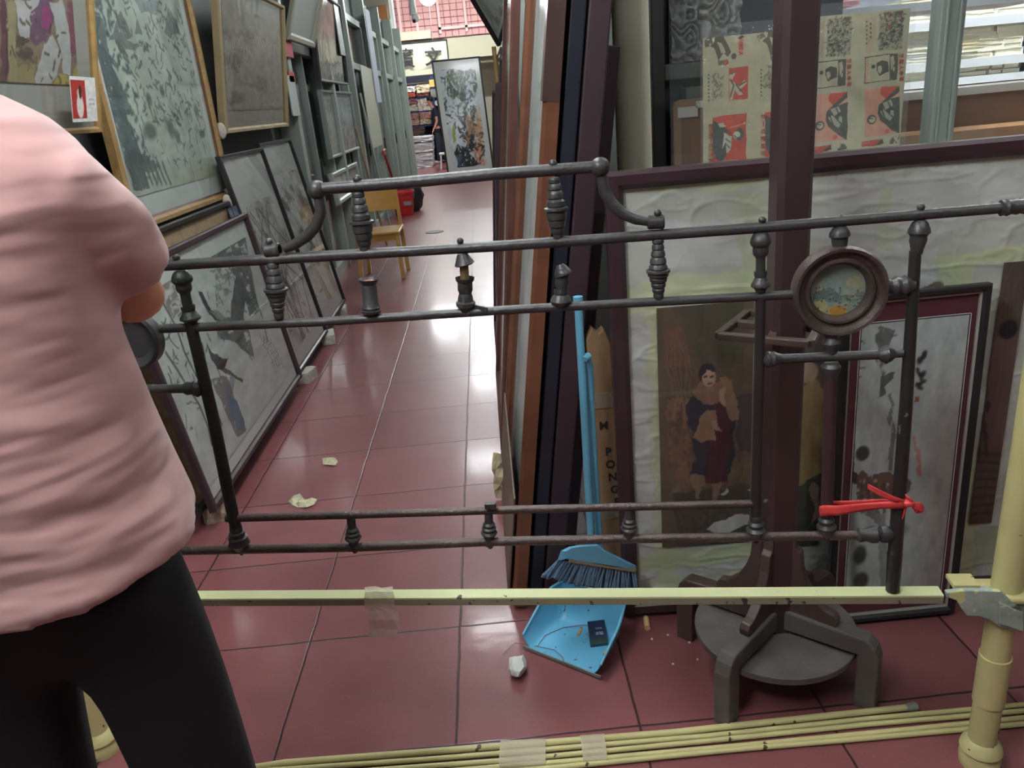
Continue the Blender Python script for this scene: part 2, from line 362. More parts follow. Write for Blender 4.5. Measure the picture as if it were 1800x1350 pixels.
# ================================================================== SETTING
TS = .4635
def floor_mat():
    m = bpy.data.materials.new('red_floor_tiles'); m.use_nodes = True; nt = m.node_tree; b = nt.nodes['Principled BSDF']; L = nt.links.new
    N = lambda t, **k: [nt.nodes.new(t), [setattr(nt.nodes[-1], a, v) for a, v in k.items()]][0]
    tc = N('ShaderNodeTexCoord'); sep = N('ShaderNodeSeparateXYZ')
    dn = N('ShaderNodeTexNoise'); dn.inputs['Scale'].default_value = 7; dn.inputs['Detail'].default_value = 3
    L(tc.outputs['Object'], dn.inputs['Vector'])
    off = N('ShaderNodeVectorMath', operation='MULTIPLY_ADD'); off.inputs[1].default_value = (.010, .010, 0)
    L(dn.outputs['Color'], off.inputs[0]); L(tc.outputs['Object'], off.inputs[2]); L(off.outputs[0], sep.inputs[0])
    def ma(op, a, c=None, cl=False):
        n = N('ShaderNodeMath', operation=op); n.use_clamp = cl
        for i, q in enumerate((a, c)):
            if q is None: continue
            if isinstance(q, (int, float)): n.inputs[i].default_value = q
            else: L(q, n.inputs[i])
        return n.outputs[0]
    def edge(o, c0):
        t = ma('DIVIDE', ma('SUBTRACT', o, c0+.005), TS); fr = ma('FRACT', ma('ADD', t, 100.0)); fl = ma('FLOOR', ma('ADD', t, 100.0))
        return ma('MULTIPLY', ma('MINIMUM', fr, ma('SUBTRACT', 1.0, fr)), TS), fl
    ex, ix = edge(sep.outputs[0], -.21); ey, iy = edge(sep.outputs[1], 1.505)
    e = ma('MINIMUM', ex, ey)
    gr = N('ShaderNodeMapRange'); gr.inputs[1].default_value = .0020; gr.inputs[2].default_value = .0042; gr.inputs[3].default_value = 1; gr.inputs[4].default_value = 0
    L(e, gr.inputs[0])
    cmb = N('ShaderNodeCombineXYZ'); L(ix, cmb.inputs[0]); L(iy, cmb.inputs[1])
    wn = N('ShaderNodeTexWhiteNoise'); L(cmb.outputs[0], wn.inputs['Vector'])
    n1 = N('ShaderNodeTexNoise'); n1.inputs['Scale'].default_value = 3.5; n1.inputs['Detail'].default_value = 8; n1.inputs['Roughness'].default_value = .5
    L(tc.outputs['Object'], n1.inputs['Vector'])
    n2 = N('ShaderNodeTexNoise'); n2.inputs['Scale'].default_value = 130; n2.inputs['Detail'].default_value = 2
    L(tc.outputs['Object'], n2.inputs['Vector'])
    val = ma('ADD', ma('ADD', ma('MULTIPLY', wn.outputs[0], .14), ma('MULTIPLY', n1.outputs[0], .6)), ma('MULTIPLY', n2.outputs[0], .18))
    cr = N('ShaderNodeValToRGB'); cr.color_ramp.elements[0].position = .2; cr.color_ramp.elements[1].position = .8
    cr.color_ramp.elements[0].color = (*rgb(112, 64, 66), 1); cr.color_ramp.elements[1].color = (*rgb(150, 92, 94), 1)
    L(val, cr.inputs[0])
    sp = N('ShaderNodeTexNoise'); sp.inputs['Scale'].default_value = 240; L(tc.outputs['Object'], sp.inputs['Vector'])
    spm = N('ShaderNodeMapRange'); spm.inputs[1].default_value = .70; spm.inputs[2].default_value = .80; L(sp.outputs[0], spm.inputs[0])
    x1 = N('ShaderNodeMix', data_type='RGBA'); L(spm.outputs[0], x1.inputs[0]); L(cr.outputs[0], x1.inputs[6]); x1.inputs[7].default_value = (*rgb(190, 150, 145), 1)
    x2 = N('ShaderNodeMix', data_type='RGBA'); L(gr.outputs[0], x2.inputs[0]); L(x1.outputs[2], x2.inputs[6]); x2.inputs[7].default_value = (*rgb(56, 36, 40), 1)
    L(x2.outputs[2], b.inputs['Base Color'])
    rr = N('ShaderNodeMapRange'); rr.inputs[1].default_value = .1; rr.inputs[2].default_value = .9; rr.inputs[3].default_value = .30; rr.inputs[4].default_value = .40
    L(n1.outputs[0], rr.inputs[0]); L(rr.outputs[0], b.inputs['Roughness'])
    n3 = N('ShaderNodeTexNoise'); n3.inputs['Scale'].default_value = 22; n3.inputs['Detail'].default_value = 5; L(tc.outputs['Object'], n3.inputs['Vector'])
    hh = ma('SUBTRACT', ma('MULTIPLY', n3.outputs[0], .18), ma('MULTIPLY', gr.outputs[0], .5))
    bp = N('ShaderNodeBump'); bp.inputs['Strength'].default_value = .35; bp.inputs['Distance'].default_value = .006
    L(hh, bp.inputs['Height']); L(bp.outputs[0], b.inputs['Normal'])
    b.inputs['Specular IOR Level'].default_value = .34; b.inputs['Coat Roughness'].default_value = .11; L(ma('MULTIPLY', ma('SUBTRACT', 1.0, gr.outputs[0]), .30), b.inputs['Coat Weight']); L(bp.outputs[0], b.inputs['Coat Normal'])
    return m
structure(MB().bx(-5, 5.2, -3.2, 26.2, -.06, 0).build('floor', floor_mat(), origin=(0, 0, 0)))
m_ceil = M('ceiling_paint', rgb(200, 202, 198), .9); m_wall = M('grey_wall', rgb(120, 126, 122), .8, var=.1, vscale=2)
m_wdark = M('dark_shopfront', rgb(86, 92, 90), .6, var=.2, vscale=2); m_wbeige = M('beige_wall', rgb(186, 184, 162), .8, var=.08)
m_brownw = M('stall_back_wall', rgb(110, 100, 90), .85, var=.15)
structure(MB().bx(-5, 5.2, -3.2, 26.2, 5.4, 5.5).build('ceiling', m_ceil))
structure(MB().bx(-5, 5.2, -3.3, -3.2, 0, 5.4).build('wall_back', m_wall))
structure(MB().bx(-5, 5.2, 26.2, 26.3, 0, 5.4).build('wall_far', m_wbeige))
structure(MB().bx(-1.72, -1.62, -3.2, 17.6, 0, 3.1).build('wall_left', m_wdark))
structure(MB().bx(.62, .68, 3.5, 17.6, 0, 3.1).build('wall_right', m_wall))
structure(MB().bx(-5.1, -5, -3.2, 26.2, 0, 5.4).build('wall_outer_left', m_wall))
structure(MB().bx(5.2, 5.3, -3.2, 26.2, 0, 5.4).build('wall_outer_right', m_wall))
structure(MB().bx(.68, 5.2, 4.7, 4.76, 0, 3.1).build('wall_stall', m_brownw))

# lamps
m_tube = [M('lit_tube', (.93, .98, 1.0), .5, emis=1)]
def lamp(x, y, z, ax, st, label):
    t = thing('ceiling_lamp', label, 'lamp', (x, y, z), 'tube lamps over the aisle and stalls')
    mt = M('lit_tube', (.94, .985, 1.0), .5, emis=st)
    d = V((.6, 0, 0)) if ax == 'x' else V((0, .6, 0)); c = V((x, y, z))
    MB().bar(c-d*1.02+V((0, 0, .045)), c+d*1.02+V((0, 0, .045)), .1, .04).build('housing', m_white, t)
    s = V((0, .03, 0)) if ax == 'x' else V((.03, 0, 0))
    MB().tube([c-d+s, c+d+s], .016, 10).build('tube', mt, t); MB().tube([c-d-s, c+d-s], .016, 10).build('tube', mt, t)
    MB().bar(c+V((0, 0, .06)), (x, y, 5.4), .015, .015, (0, 1, 0)).build('hanging_rod', m_grey, t)
lampn = ['above the front pictures', 'above the middle of the aisle', 'past the middle of the aisle', 'at the deep end of the aisle', 'over the far rack on the left',
         'over the far picture on the right', 'over the leaning eagle picture', 'above the person in pink', 'behind the viewer on the right', 'over the stall near the bookshelf', 'over the right end of the stall']
for q, (x, y, z, ax, st) in enumerate(LAMPS): lamp(x, y, z, ax, st, 'white twin tube lamp hanging '+lampn[q])

# ------------------------------------------------------------------ framed picture builder
def framed(name, label, cat, O, U, W, w, h, fw, fd, mf, paint=None, res=120, mar=(0, 0, 0, 0), mm=None, gl=GL, group=None, seed=1, recess=None, bg=(200, 205, 195), fillet=None, disp=None, artname='artwork'):
    O, U, W = V(O), V(U).normalized(), V(W).normalized(); N = U.cross(W)
    t = thing(name, label, cat, O+U*w/2, group)
    mb = MB(); prof = [(0, 0), (0, .75*fd), (.2*fw, fd), (.7*fw, .95*fd), (fw, .62*fd), (fw, 0)]
    C4 = [(0, 0, 1, 1), (w, 0, -1, 1), (w, h, -1, -1), (0, h, 1, -1)]; n = len(prof)
    for cx, cy, sx, sy in C4:
        for a, c in prof: mb.v.append(tuple(O+U*(cx+sx*a)+W*(cy+sy*a)+N*c))
    for i in range(4):
        for j in range(n):
            mb.f.append((i*n+j, ((i+1) % 4)*n+j, ((i+1) % 4)*n+(j+1) % n, i*n+(j+1) % n)); mb.mi.append(0)
    mb.build('frame', mf, t)
    dd = recess if recess is not None else fd*.35
    if fillet:
        f2 = MB(); pf = [(fw*.98, fd*.62), (fw*1.25, dd+.004), (fw*1.25, dd-.001), (fw*.98, dd-.001)]
        for cx, cy, sx, sy in C4:
            for a, c in pf: f2.v.append(tuple(O+U*(cx+sx*a)+W*(cy+sy*a)+N*c))
        for i in range(4):
            for j in range(4): f2.f.append((i*4+j, ((i+1) % 4)*4+j, ((i+1) % 4)*4+(j+1) % 4, i*4+(j+1) % 4)); f2.mi.append(0)
        f2.build('inner_fillet', fillet, t)
    MB().ob(O, U, W, N, fw*.5, w-fw*.5, fw*.5, h-fw*.5, .001, dd-.003).build('mount', mm or m_mat, t)
    l, r, b, tp = mar
    if paint:
        art(artname, O+U*(fw+l)+W*(fw+b)+N*(dd+.0005), U, W, w-2*fw-l-r, h-2*fw-b-tp, res, paint, t, seed, disp, bg=bg)
    if gl:
        gd = max(fd*.62-.003, dd+.004)
        MB().ob(O, U, W, N, fw*.9, w-fw*.9, fw*.9, h-fw*.9, gd, gd+.002).build('glass_pane', gl, t)
    return t, (O, U, W, N)

# ------------------------------------------------------------------ painters
def ink(c, dens=.5, dark=(88, 96, 94), sx=6, sy=10, thr=.52, al=.85):
    c.blend(np.clip((c.fbm(sx, sy, 5)-thr)*12, 0, 1), dark, al); return c
def strokes(c, n, x0, x1, y0, y1, col, wd=.006, ln=.06, ang=None, al=.8):
    for _ in range(n):
        x = c.rs.uniform(x0, x1); y = c.rs.uniform(y0, y1); a = (ang if ang is not None else c.rs.uniform(0, 6.28))+c.rs.normal()*.3
        l = ln*c.rs.uniform(.4, 1.3); pts = [(x, y)]
        for k in range(3): a += c.rs.normal()*.35; x += math.cos(a)*l/3/c.asp; y += math.sin(a)*l/3; pts.append((x, y))
        c.line(pts, wd*c.rs.uniform(.5, 1.4), col, al, raw=True)

def p_eagle(c):
    G = (112, 120, 116); D = (74, 80, 78)
    c.a[:] = np.array((204, 212, 205))/255; c.blend(c.fbm(3, 3), (190, 198, 192), .5)
    # trunk falling from the upper right
    c.poly([(370, 425), (430, 410), (440, 470), (455, 545), (440, 560), (425, 500), (400, 470), (360, 470)], (98, 106, 103), .9, rough=.18)
    c.poly([(415, 485), (430, 500), (452, 548), (446, 545), (432, 530), (425, 600), (448, 640), (437, 625), (412, 600), (405, 540)], (96, 104, 101), .95)
    c.poly([(380, 560), (430, 560), (440, 590), (447, 632), (425, 612), (405, 598), (385, 600)], (108, 116, 113), .9, rough=.2)
    c.poly([(380, 470), (410, 470), (425, 560), (400, 600), (380, 560)], G, .6, rough=0.02)
    # birds
    c.poly([(349, 512), (355, 515), (372, 545), (392, 558), (380, 565), (368, 556), (358, 535)], D, .95)
    c.poly([(365, 545), (385, 548), (398, 560), (382, 562)], (150, 150, 148), .9)
    c.poly([(362, 600), (372, 615), (385, 625), (400, 630), (397, 645), (384, 650), (372, 632)], D, .95)
    c.poly([(384, 640), (402, 628), (390, 652), (380, 648)], (50, 55, 54), .95)
    c.poly([(394, 645), (428, 668), (426, 672), (390, 652)], (84, 88, 86), .9)
    # lower trunk with blue
    c.poly([(372, 665), (398, 662), (410, 690), (420, 720), (432, 755), (418, 768), (405, 745), (392, 715), (380, 690)], (122, 124, 122), .9, rough=.3)
    c.poly([(398, 690), (418, 705), (428, 735), (430, 757), (415, 750), (404, 720)], (96, 122, 146), .9, rough=.38)
    c.poly([(405, 655), (412, 668), (405, 705), (396, 690)], (104, 120, 138), .5)
    # branches down the left
    for a in ([(280, 520), (310, 575), (325, 620), (345, 660), (365, 690), (390, 745)], [(292, 620), (312, 650), (330, 680), (350, 710), (366, 750), (372, 780)],
              [(330, 590), (345, 620), (352, 650), (366, 672)], [(420, 470), (440, 500), (462, 560), (470, 600)]):
        c.line(a, .012, D, .85)
    strokes(c, 60, .0, .35, .3, .95, D, .006, .06); strokes(c, 40, .45, .9, .55, .95, G, .007, .07)
    c.poly([(268, 470), (300, 480), (318, 540), (305, 560), (280, 520)], (140, 128, 118), .8, rough=.1)
    # writing column
    for k in range(46):
        x = 458+(k % 4)*6+rnd.uniform(-1, 1)+(k//4)*2.2; y = 590+(k//4)*4.6+(k % 4)*2
        c.line([(x, y), (x+rnd.uniform(-2, 2), y+2.4)], .0045, (60, 62, 60), .8)

def p_town(c):
    c.a[:] = np.array((198, 208, 196))/255
    c.blend(c.fbm(2, 3), (168, 182, 166), .6)
    L = (100, 114, 114)
    c.poly([(160, 20), (178, 30), (196, 110), (215, 180), (246, 262), (262, 330), (236, 336), (205, 230), (172, 100)], L, .95, rough=.30)
    strokes(c, 160, .0, .25, .1, .9, (88, 102, 102), .011, .03)
    c.poly([(196, 120), (225, 170), (235, 200), (220, 200), (204, 160)], L, .8, rough=.2); c.poly([(208, 60), (240, 80), (252, 84), (236, 90), (212, 82)], (120, 128, 118), .8)
    strokes(c, 90, .05, .98, .05, .35, (104, 112, 104), .006, .04)
    for pts in ([(193, 75), (205, 30), (213, 25), (222, 40), (232, 66)], [(235, 55), (240, 30), (250, 60)], [(290, 60), (295, 12), (305, 30), (320, 65)], [(170, 60), (176, 30), (186, 50), (192, 100)]):
        c.poly(pts, (124, 134, 132), .9, rough=.3)
    c.poly([(236, 0), (280, 0), (275, 25), (262, 20), (250, 28)], (118, 132, 136), .8, rough=.3)
    strokes(c, 150, .25, .98, .3, .82, (98, 104, 98), .007, .045); strokes(c, 60, .3, .95, .3, .85, (72, 78, 74), .006, .02)
    for x, y, rx, ry in ((262, 175, 6, 16), (300, 225, 8, 22), (312, 240, 6, 18), (345, 195, 5, 16), (285, 160, 5, 14), (355, 235, 6, 10), (264, 230, 14, 20)):
        c.ellp(x, y, rx, ry, (92, 102, 98), .8, .5)
    for k in range(9):
        x = 236+k*8; c.line([(x, 322), (x-8, 300+k*.5), (x-14, 286)], .012, (92, 104, 102), .9)
    c.poly([(222, 290), (232, 262), (260, 276), (280, 290), (270, 300)], (96, 108, 104), .8, rough=.25)
    c.blend(np.clip((.12-c.Y)/.12, 0, 1)*np.clip((c.X-.3)*2, 0, 1), (170, 172, 132), .5)

def p_flat(colr, seed=0, mark=(110, 104, 98), thr=.56, sx=4, sy=7, al=.75):
    def f(c):
        c.a[:] = np.array(colr)/255; c.blend(c.fbm(2, 2), tuple(v*.9 for v in colr), .5); ink(c, dark=mark, thr=thr, sx=sx, sy=sy, al=al)
    return f
def p_plum(c):
    c.a[:] = np.array((196, 198, 190))/255
    c.blend(np.clip((c.fbm(3, 5)-.45)*4, 0, 1), (140, 132, 130), .7)
    for k in range(8): x = c.rs.uniform(.1, .8); c.line([(x, .0), (x+c.rs.normal()*.15, .35), (x+c.rs.normal()*.2, .65), (x+c.rs.normal()*.2, .95)], .012, (90, 84, 82), .8, raw=True)
    strokes(c, 90, 0, 1, .1, 1, (96, 88, 88), .008, .05); strokes(c, 40, 0, 1, .3, 1, (150, 90, 84), .008, .02)
def p_goose(c):
    c.a[:] = np.array((198, 202, 194))/255; c.blend(c.fbm(3, 3), (160, 160, 150), .5)
    c.blend(np.clip((c.X-.55)*5, 0, 1)*np.clip((c.Y-.45)*5, 0, 1)*np.clip((c.fbm(4, 10)-.35)*5, 0, 1), (150, 112, 100), .7)
    ink(c, dark=(112, 112, 108), thr=.56, sx=4, sy=7); strokes(c, 50, .2, 1, .1, .9, (90, 88, 84), .007, .06)
def p_nude(c):
    # pale standing figures against purple and ochre
    c.a[:] = np.array((120, 108, 100))/255
    c.blend(c.fbm(4, 6), (150, 130, 96), .7); c.poly([(0, 0), (12, 0), (14, 160), (0, 160)], (96, 64, 72), .9)
    c.poly([(8, 0), (26, 0), (30, 160), (18, 160)], (150, 146, 112), .8)
    c.poly([(26, 0), (74, 0), (70, 30), (56, 40), (52, 62), (46, 66), (36, 62), (30, 40)], (176, 178, 176), .95)
    c.poly([(52, 30), (74, 0), (92, 0), (94, 40), (88, 60), (76, 78), (60, 80), (52, 66)], (110, 86, 104), .95, rough=.3)
    c.poly([(72, 14), (88, 10), (92, 45), (82, 56), (72, 50)], (150, 70, 116), .9, rough=.35)
    c.poly([(88, 4), (110, 0), (122, 50), (124, 100), (123, 136), (112, 128), (106, 90), (98, 50)], (172, 176, 174), .95)
    c.poly([(80, 75), (90, 62), (100, 78), (108, 100), (98, 130), (82, 158), (64, 158), (62, 138), (68, 110)], (170, 174, 170), .95)
    c.poly([(30, 60), (52, 68), (62, 80), (60, 110), (40, 120), (28, 90)], (88, 82, 76), .85, rough=.1)
    c.poly([(118, 0), (134, 0), (136, 60), (138, 96), (124, 98)], (128, 76, 92), .85, rough=.3)
    c.poly([(28, 120), (60, 112), (62, 158), (30, 158)], (146, 138, 96), .8, rough=.3)
    c.poly([(88, 155), (104, 125), (124, 138), (138, 110), (142, 158)], (168, 158, 84), .85, rough=.3)
    strokes(c, 40, .1, .9, 0, .35, (80, 70, 50), .008, .04)

# ================================================================== LEFT SIDE PICTURES
YU = (0, 1, 0)
def lean(xb, xt, h): return V((xt-xb, 0, math.sqrt(max(h*h-(xt-xb)**2, 1e-6)))).normalized()
XP = -1.215
z0 = .075
framed('framed_picture', 'large framed ink painting of eagles on a tree trunk, leaning low on the left', 'picture', (XP, 2.73, z0), YU, lean(XP, -1.345, 1.0), 1.60, .985, .032, .03, m_plumd,
       p_eagle, 400, (.02, .02, .055, .085), m_mat, GL, 'pictures leaning along the left wall', 3, bg=(188, 198, 190))
t, fr = framed('framed_picture', 'darker frame with a tan inner edge, leaning right behind the eagle painting', 'picture', (-1.27, 2.70, .07), YU, lean(-1.27, -1.42, 1.06), 1.62, 1.065, .03, .03, m_black,
       None, 0, (0, 0, 0, 0), m_wood, None, 'pictures leaning along the left wall')
W2_ = lean(-1.24, -1.455, 1.33)
framed('framed_picture', 'tall narrow black framed painting of plum branches, behind the eagle painting', 'picture', (-1.245, 4.42, .07), YU, W2_, .90, 1.30, .026, .03, m_black,
       p_plum, 170, (.10, .06, .09, .27), M('mount_grey', rgb(190, 192, 186), .8), GL, 'pictures leaning along the left wall', 5)
def p_blob(c):
    c.a[:] = np.array((188, 190, 184))/255; c.poly([(520, 470), (532, 468), (540, 500), (528, 545), (512, 550), (520, 515)], (104, 106, 104), .9, rough=.3)
framed('framed_picture', 'tall black framed bird and flower painting, farthest of the three leaning large frames', 'picture', (-1.265, 5.335, .07), YU, W2_, .90, 1.325, .026, .03, m_black,
       p_goose, 170, (.03, .03, .2, .2), M('mount_grey2', rgb(176, 180, 174), .8), GL, 'pictures leaning along the left wall', 8)
# label sheet with small print on the plum picture's corner
lab = art('price_list', onP(414, 432, (-1.40, 4.3, 1.0), V((1, 0, .14)))+V((.03, 0, 0)), V((0, 1, 0)), W2_, .16, .2, 60,
          lambda c: (c.__setattr__('a', np.ones_like(c.a)*np.array((70, 78, 96))/255), [c.line([(.1+.02*(k % 3), .05+k*.045), (.9-.1*(k % 4), .05+k*.045)], .012, (150, 158, 168), .7, raw=True) for k in range(20)]), None, 4)
tagobj(lab, 'small dark blue price list covered in fine print, stuck at the eagle painting top corner', 'sign')

# supports under the pictures
def chunk(name, label, cat, p, sx, sy, sz, mat, rz=0, group=None, seed=0):
    r = random.Random(seed); mb = MB(); c, s_ = math.cos(rz), math.sin(rz); n = 4; mb2 = bmesh.new()
    bmesh.ops.create_cube(mb2, size=1); bmesh.ops.subdivide_edges(mb2, edges=mb2.edges[:], cuts=4, use_grid_fill=True)
    vs = []
    for v in mb2.verts:
        x, y, z = v.co; k = 1-.09*(abs(x*2)**6+abs(y*2)**6+abs(z*2)**6)/3
        x, y, z = x*k*sx, y*k*sy, (z+.5)*sz
        if z > sz*.1: x += r.uniform(-.03, .03)*sx; y += r.uniform(-.03, .03)*sy; z += r.uniform(-.03, .02)*sz
        vs.append((p[0]+x*c-y*s_, p[1]+x*s_+y*c, p[2]+z))
    mb2.verts.ensure_lookup_table(); mb2.verts.index_update()
    mb.add(vs, [tuple(v.index for v in f.verts) for f in mb2.faces]); mb2.free()
    return tagobj(mb.build(name, mat, smooth=True, angle=50), label, cat, group)
G_ = 'blocks propping up the leaning pictures'
def blk(label, x, y, sx, sy, sz, mat, rz, seed, nm='foam_block'):
    p = onZ(x, y, 0); chunk(nm, label, 'block', (p.x, p.y, 0), sx, sy, sz, mat, rz, G_, seed)
blk('broken grey brick under the near corner of the eagle painting', 380, 905, .09, .16, .07, m_brick, .3, 1, 'brick')
blk('white foam block under the far corner of the eagle painting', 540, 668, .09, .15, .066, m_foam, -.2, 2)
blk('white foam block between the two narrow black framed pictures', 578, 600, .1, .2, .066, m_foam, .2, 3)
blk('small foam block past the bird and flower painting', 600, 553, .1, .16, .066, m_foam, .1, 4)

# hung pictures on the left wall
XW = -1.5
def hung(label, pts, X, tilt, fw, fd, mf, paint, res, mar, mm, gl=GL, seed=1, fillet=None, bg=(200, 205, 195), name='framed_picture', grp='pictures hung on the left wall'):
    """pts = near-bottom, far-bottom (pixels) and top y at the near edge, on the plane X; tilt leans the top outwards"""
    nb = onX(*pts[0], X); fb = onX(*pts[1], X)
    O = V((X, nb.y, fb.z)); Wv = V((math.sin(tilt), 0, math.cos(tilt)))
    n = V((1, 0, 0)).cross(V((0, 0, 0)))
    tp = onP(pts[2][0], pts[2][1], O, V((0, 1, 0)).cross(Wv)); h = (tp-O).dot(Wv)
    return framed(name, label, 'picture', O, YU, Wv, fb.y-nb.y, h, fw, fd, mf, paint, res, mar, mm, gl, grp, seed, fillet=fillet, bg=bg)
hung('large hung ink painting of a crowded village in an orange and gold frame', [(222, 397), (396, 347), (150, -150)], -1.50, 0, .034, .045, m_gold, p_town, 360, (.07, .08, .1, .07), m_mat, seed=6, fillet=m_orange, bg=(186, 196, 184))
hung('hung painting of pale figures on purple and ochre, cut by the left picture edge', [(-130, 262), (167, 232), (-160, -420)], -1.43, .20, .022, .03, m_gold, p_nude, 260, (.03, .10, .14, .03), M('greige_mount', rgb(160, 162, 154), .8), seed=7)
hung('hung pale ink landscape in a gold frame whose top tips forward', [(386, 240), (497, 222), (380, -45)], -1.52, .15, .03, .05, m_goldp, p_flat((176, 166, 150), mark=(128, 118, 108), thr=.58), 160, (.1, .07, .1, .1), M('tan_mount', rgb(172, 164, 150), .8), gl=GLW, seed=9)
hung('narrow grey calligraphy scroll in a black frame, high beyond the gold framed landscape', [(556, 155), (604, 150), (562, -10)], -1.5, .05, .03, .06, m_black, p_flat((166, 162, 154), mark=(120, 116, 112), thr=.62), 110, (.02, .02, .05, .05), M('m3', rgb(160, 158, 150), .8), gl=GLW, seed=10)
hung('ink painting behind shiny glass below the narrow grey scroll', [(577, 282), (626, 262), (556, 158)], -1.52, .0, .03, .05, m_alu2, p_flat((184, 190, 190), mark=(126, 130, 130), thr=.55), 110, (.04, .04, .05, .05), M('m4', rgb(186, 190, 186), .8), gl=GLW, seed=11)
hung('small white framed print standing low beside the yellow chair', [(588, 345), (632, 332), (590, 300)], -1.48, -.1, .05, .05, m_alu, p_flat((206, 210, 208), mark=(180, 186, 186), thr=.6), 60, (.02, .02, .02, .02), m_white, seed=12)
# tilted calligraphy board, high on the left
t, fr = hung('large grey calligraphy board tipping out from the wall top', [(498, 62), (546, 84), (508, -70)], -1.45, .35, .06, .04, M('greige_frame', rgb(160, 158, 142), .6), None, 0, (0, 0, 0, 0), M('board_face', rgb(168, 172, 166), .7), gl=None, seed=13)
# corner protectors
for lb, x, y, X in (('white foam corner on the lower far corner of the village painting', 401, 345, -1.47), ('white foam corner on the near lower corner of the gold framed landscape', 389, 230, -1.45), ('second white foam corner just below the village painting frame', 400, 356, -1.44)):
    p = onX(x, y, X); tagobj(MB().ball(p, .035, 12, 8, (.8, .8, 1.3)).build('corner_protector', m_foam, smooth=True), lb, 'corner guard', 'foam corner guards')
# red photo card under the figure painting
p = onX(128, 215, -1.355)
ca = art('photo_card', p, YU, V((.2, 0, 1)).normalized(), .18, .145, 60, lambda c: (c.rect(0, 0, 1, 1, (222, 222, 220)), c.rect(.04, .08, .58, .92, (170, 52, 46)), c.ell(.34, .62, .1, .13, (216, 190, 170)), c.ell(.34, .35, .14, .28, (224, 214, 206)), c.ell(.37, .66, .06, .16, (60, 40, 36)), c.line([(.7, .5), (.9, .5)], .02, (150, 150, 150), .8, raw=True), c.line([(.7, .4), (.9, .4)], .02, (150, 150, 150), .8, raw=True)), None, 3)
tagobj(ca, 'white card with a red portrait photo tucked under the figure painting', 'card')

# shopfront frames of the left wall
def doorframe(n, y0, y1, m1=m_alu):
    t = bpy.data.objects.new('door_%d' % n, None); SC.collection.objects.link(t); t.location = (-1.56, (y0+y1)/2, 0); ORIG[t.name] = V(t.location); t['kind'] = 'structure'
    w = .09
    for a, nm in ((y0, 'jamb'), (y1-w, 'jamb')): MB().bx(-1.61, -1.52, a, a+w, 0, 2.7).build(nm, m1, t, bevel=.004)
    MB().bx(-1.61, -1.52, y0, y1, 2.05, 2.13).build('transom', m1, t, bevel=.004); MB().bx(-1.61, -1.52, y0, y1, 2.62, 2.7).build('head', m1, t)
    MB().bx(-1.61, -1.54, y0+w, y1-w, 0, .1).build('bottom_rail', m1, t)
    ym = (y0+y1)/2; MB().bx(-1.60, -1.55, ym-.03, ym+.03, .1, 2.05).build('mullion', m_alu2, t)
    MB().bx(-1.585, -1.58, y0+w, y1-w, .1, 2.62).build('pane', GLW, t)
    MB().bx(-1.55, -1.53, ym+.05, ym+.075, .95, 1.12).build('handle', m_black, t)
for n, (a, b) in enumerate([(6.95, 8.3), (8.9, 10.0), (10.3, 11.9), (12.1, 13.7), (13.9, 15.6), (15.9, 17.5)]): doorframe(n+1, a, b)
for n, y in enumerate((6.7, 8.6, 10.15, 12.0, 13.8, 15.75, 17.55)):
    structure(MB().bx(-1.62, -1.46, y-.05, y+.05, 0, 3.1).build('trim_%d' % (n+1), m_alu, bevel=.005))
for n, (x, y, X, w, h, mat, lb, nm, cat) in enumerate([
    (499, 98, -1.44, .35, .17, M('magenta_paper', rgb(170, 60, 76), .7), 'magenta paper notice taped high on the first metal door', 'paper_notice', 'notice'),
    (510, 144, -1.44, .2, .08, M('red_paper', rgb(186, 58, 62), .7), 'small red paper just above the white notice', 'paper_notice', 'notice'),
    (516, 204, -1.44, .26, .30, M('notice_paper', rgb(178, 186, 180), .8), 'white typed notice taped on the first metal door', 'paper_notice', 'notice'),
    (600, 96, -1.42, .3, .8, m_alu2, 'grey metal panel leaning out beside the narrow scroll', 'grey_board', 'board'),
    (655, 262, -1.40, 1.1, 1.0, M('cream_panel', rgb(176, 176, 158), .6), 'cream wall cabinet panel beyond the second metal door', 'cupboard_front', 'cupboard'),
    (664, 180, -1.38, .5, 1.2, M('lilac_paper', rgb(180, 184, 200), .7), 'pale lilac strip banner on the left wall', 'banner', 'banner')]):
    p = onX(x, y, X); tagobj(MB().bx(X-.012, X, p.y, p.y+w, p.z, p.z+h).build(nm, mat, bevel=.002), lb, cat)
# leaning poles and sticks by the far left wall
def stick(name, label, cat, a, b, r, mat, mid=None):
    pts = [a, b] if mid is None else [a]+mid+[b]
    return tagobj(MB().tube(pts, r, 10).build(name, mat, smooth=True), label, cat)
stick('hooked_stick', 'red hooked stick leaning on the left wall far down the aisle', 'stick', V((-1.43, 13.2, 0)), V((-1.44, 12.0, .98)), .018, m_bred, [V((-1.44, 11.9, .9)), V((-1.46, 11.88, .96))])
stick('wooden_pole', 'pale thin pole leaning on the left wall behind the yellow chair', 'stick', V((-1.25, 9.3, 0)), V((-1.44, 9.5, 1.35)), .014, m_wood)
stick('metal_pole', 'grey pole leaning near the cream panel', 'stick', V((-1.30, 10.3, 0)), V((-1.43, 10.2, 1.75)), .014, m_alu)

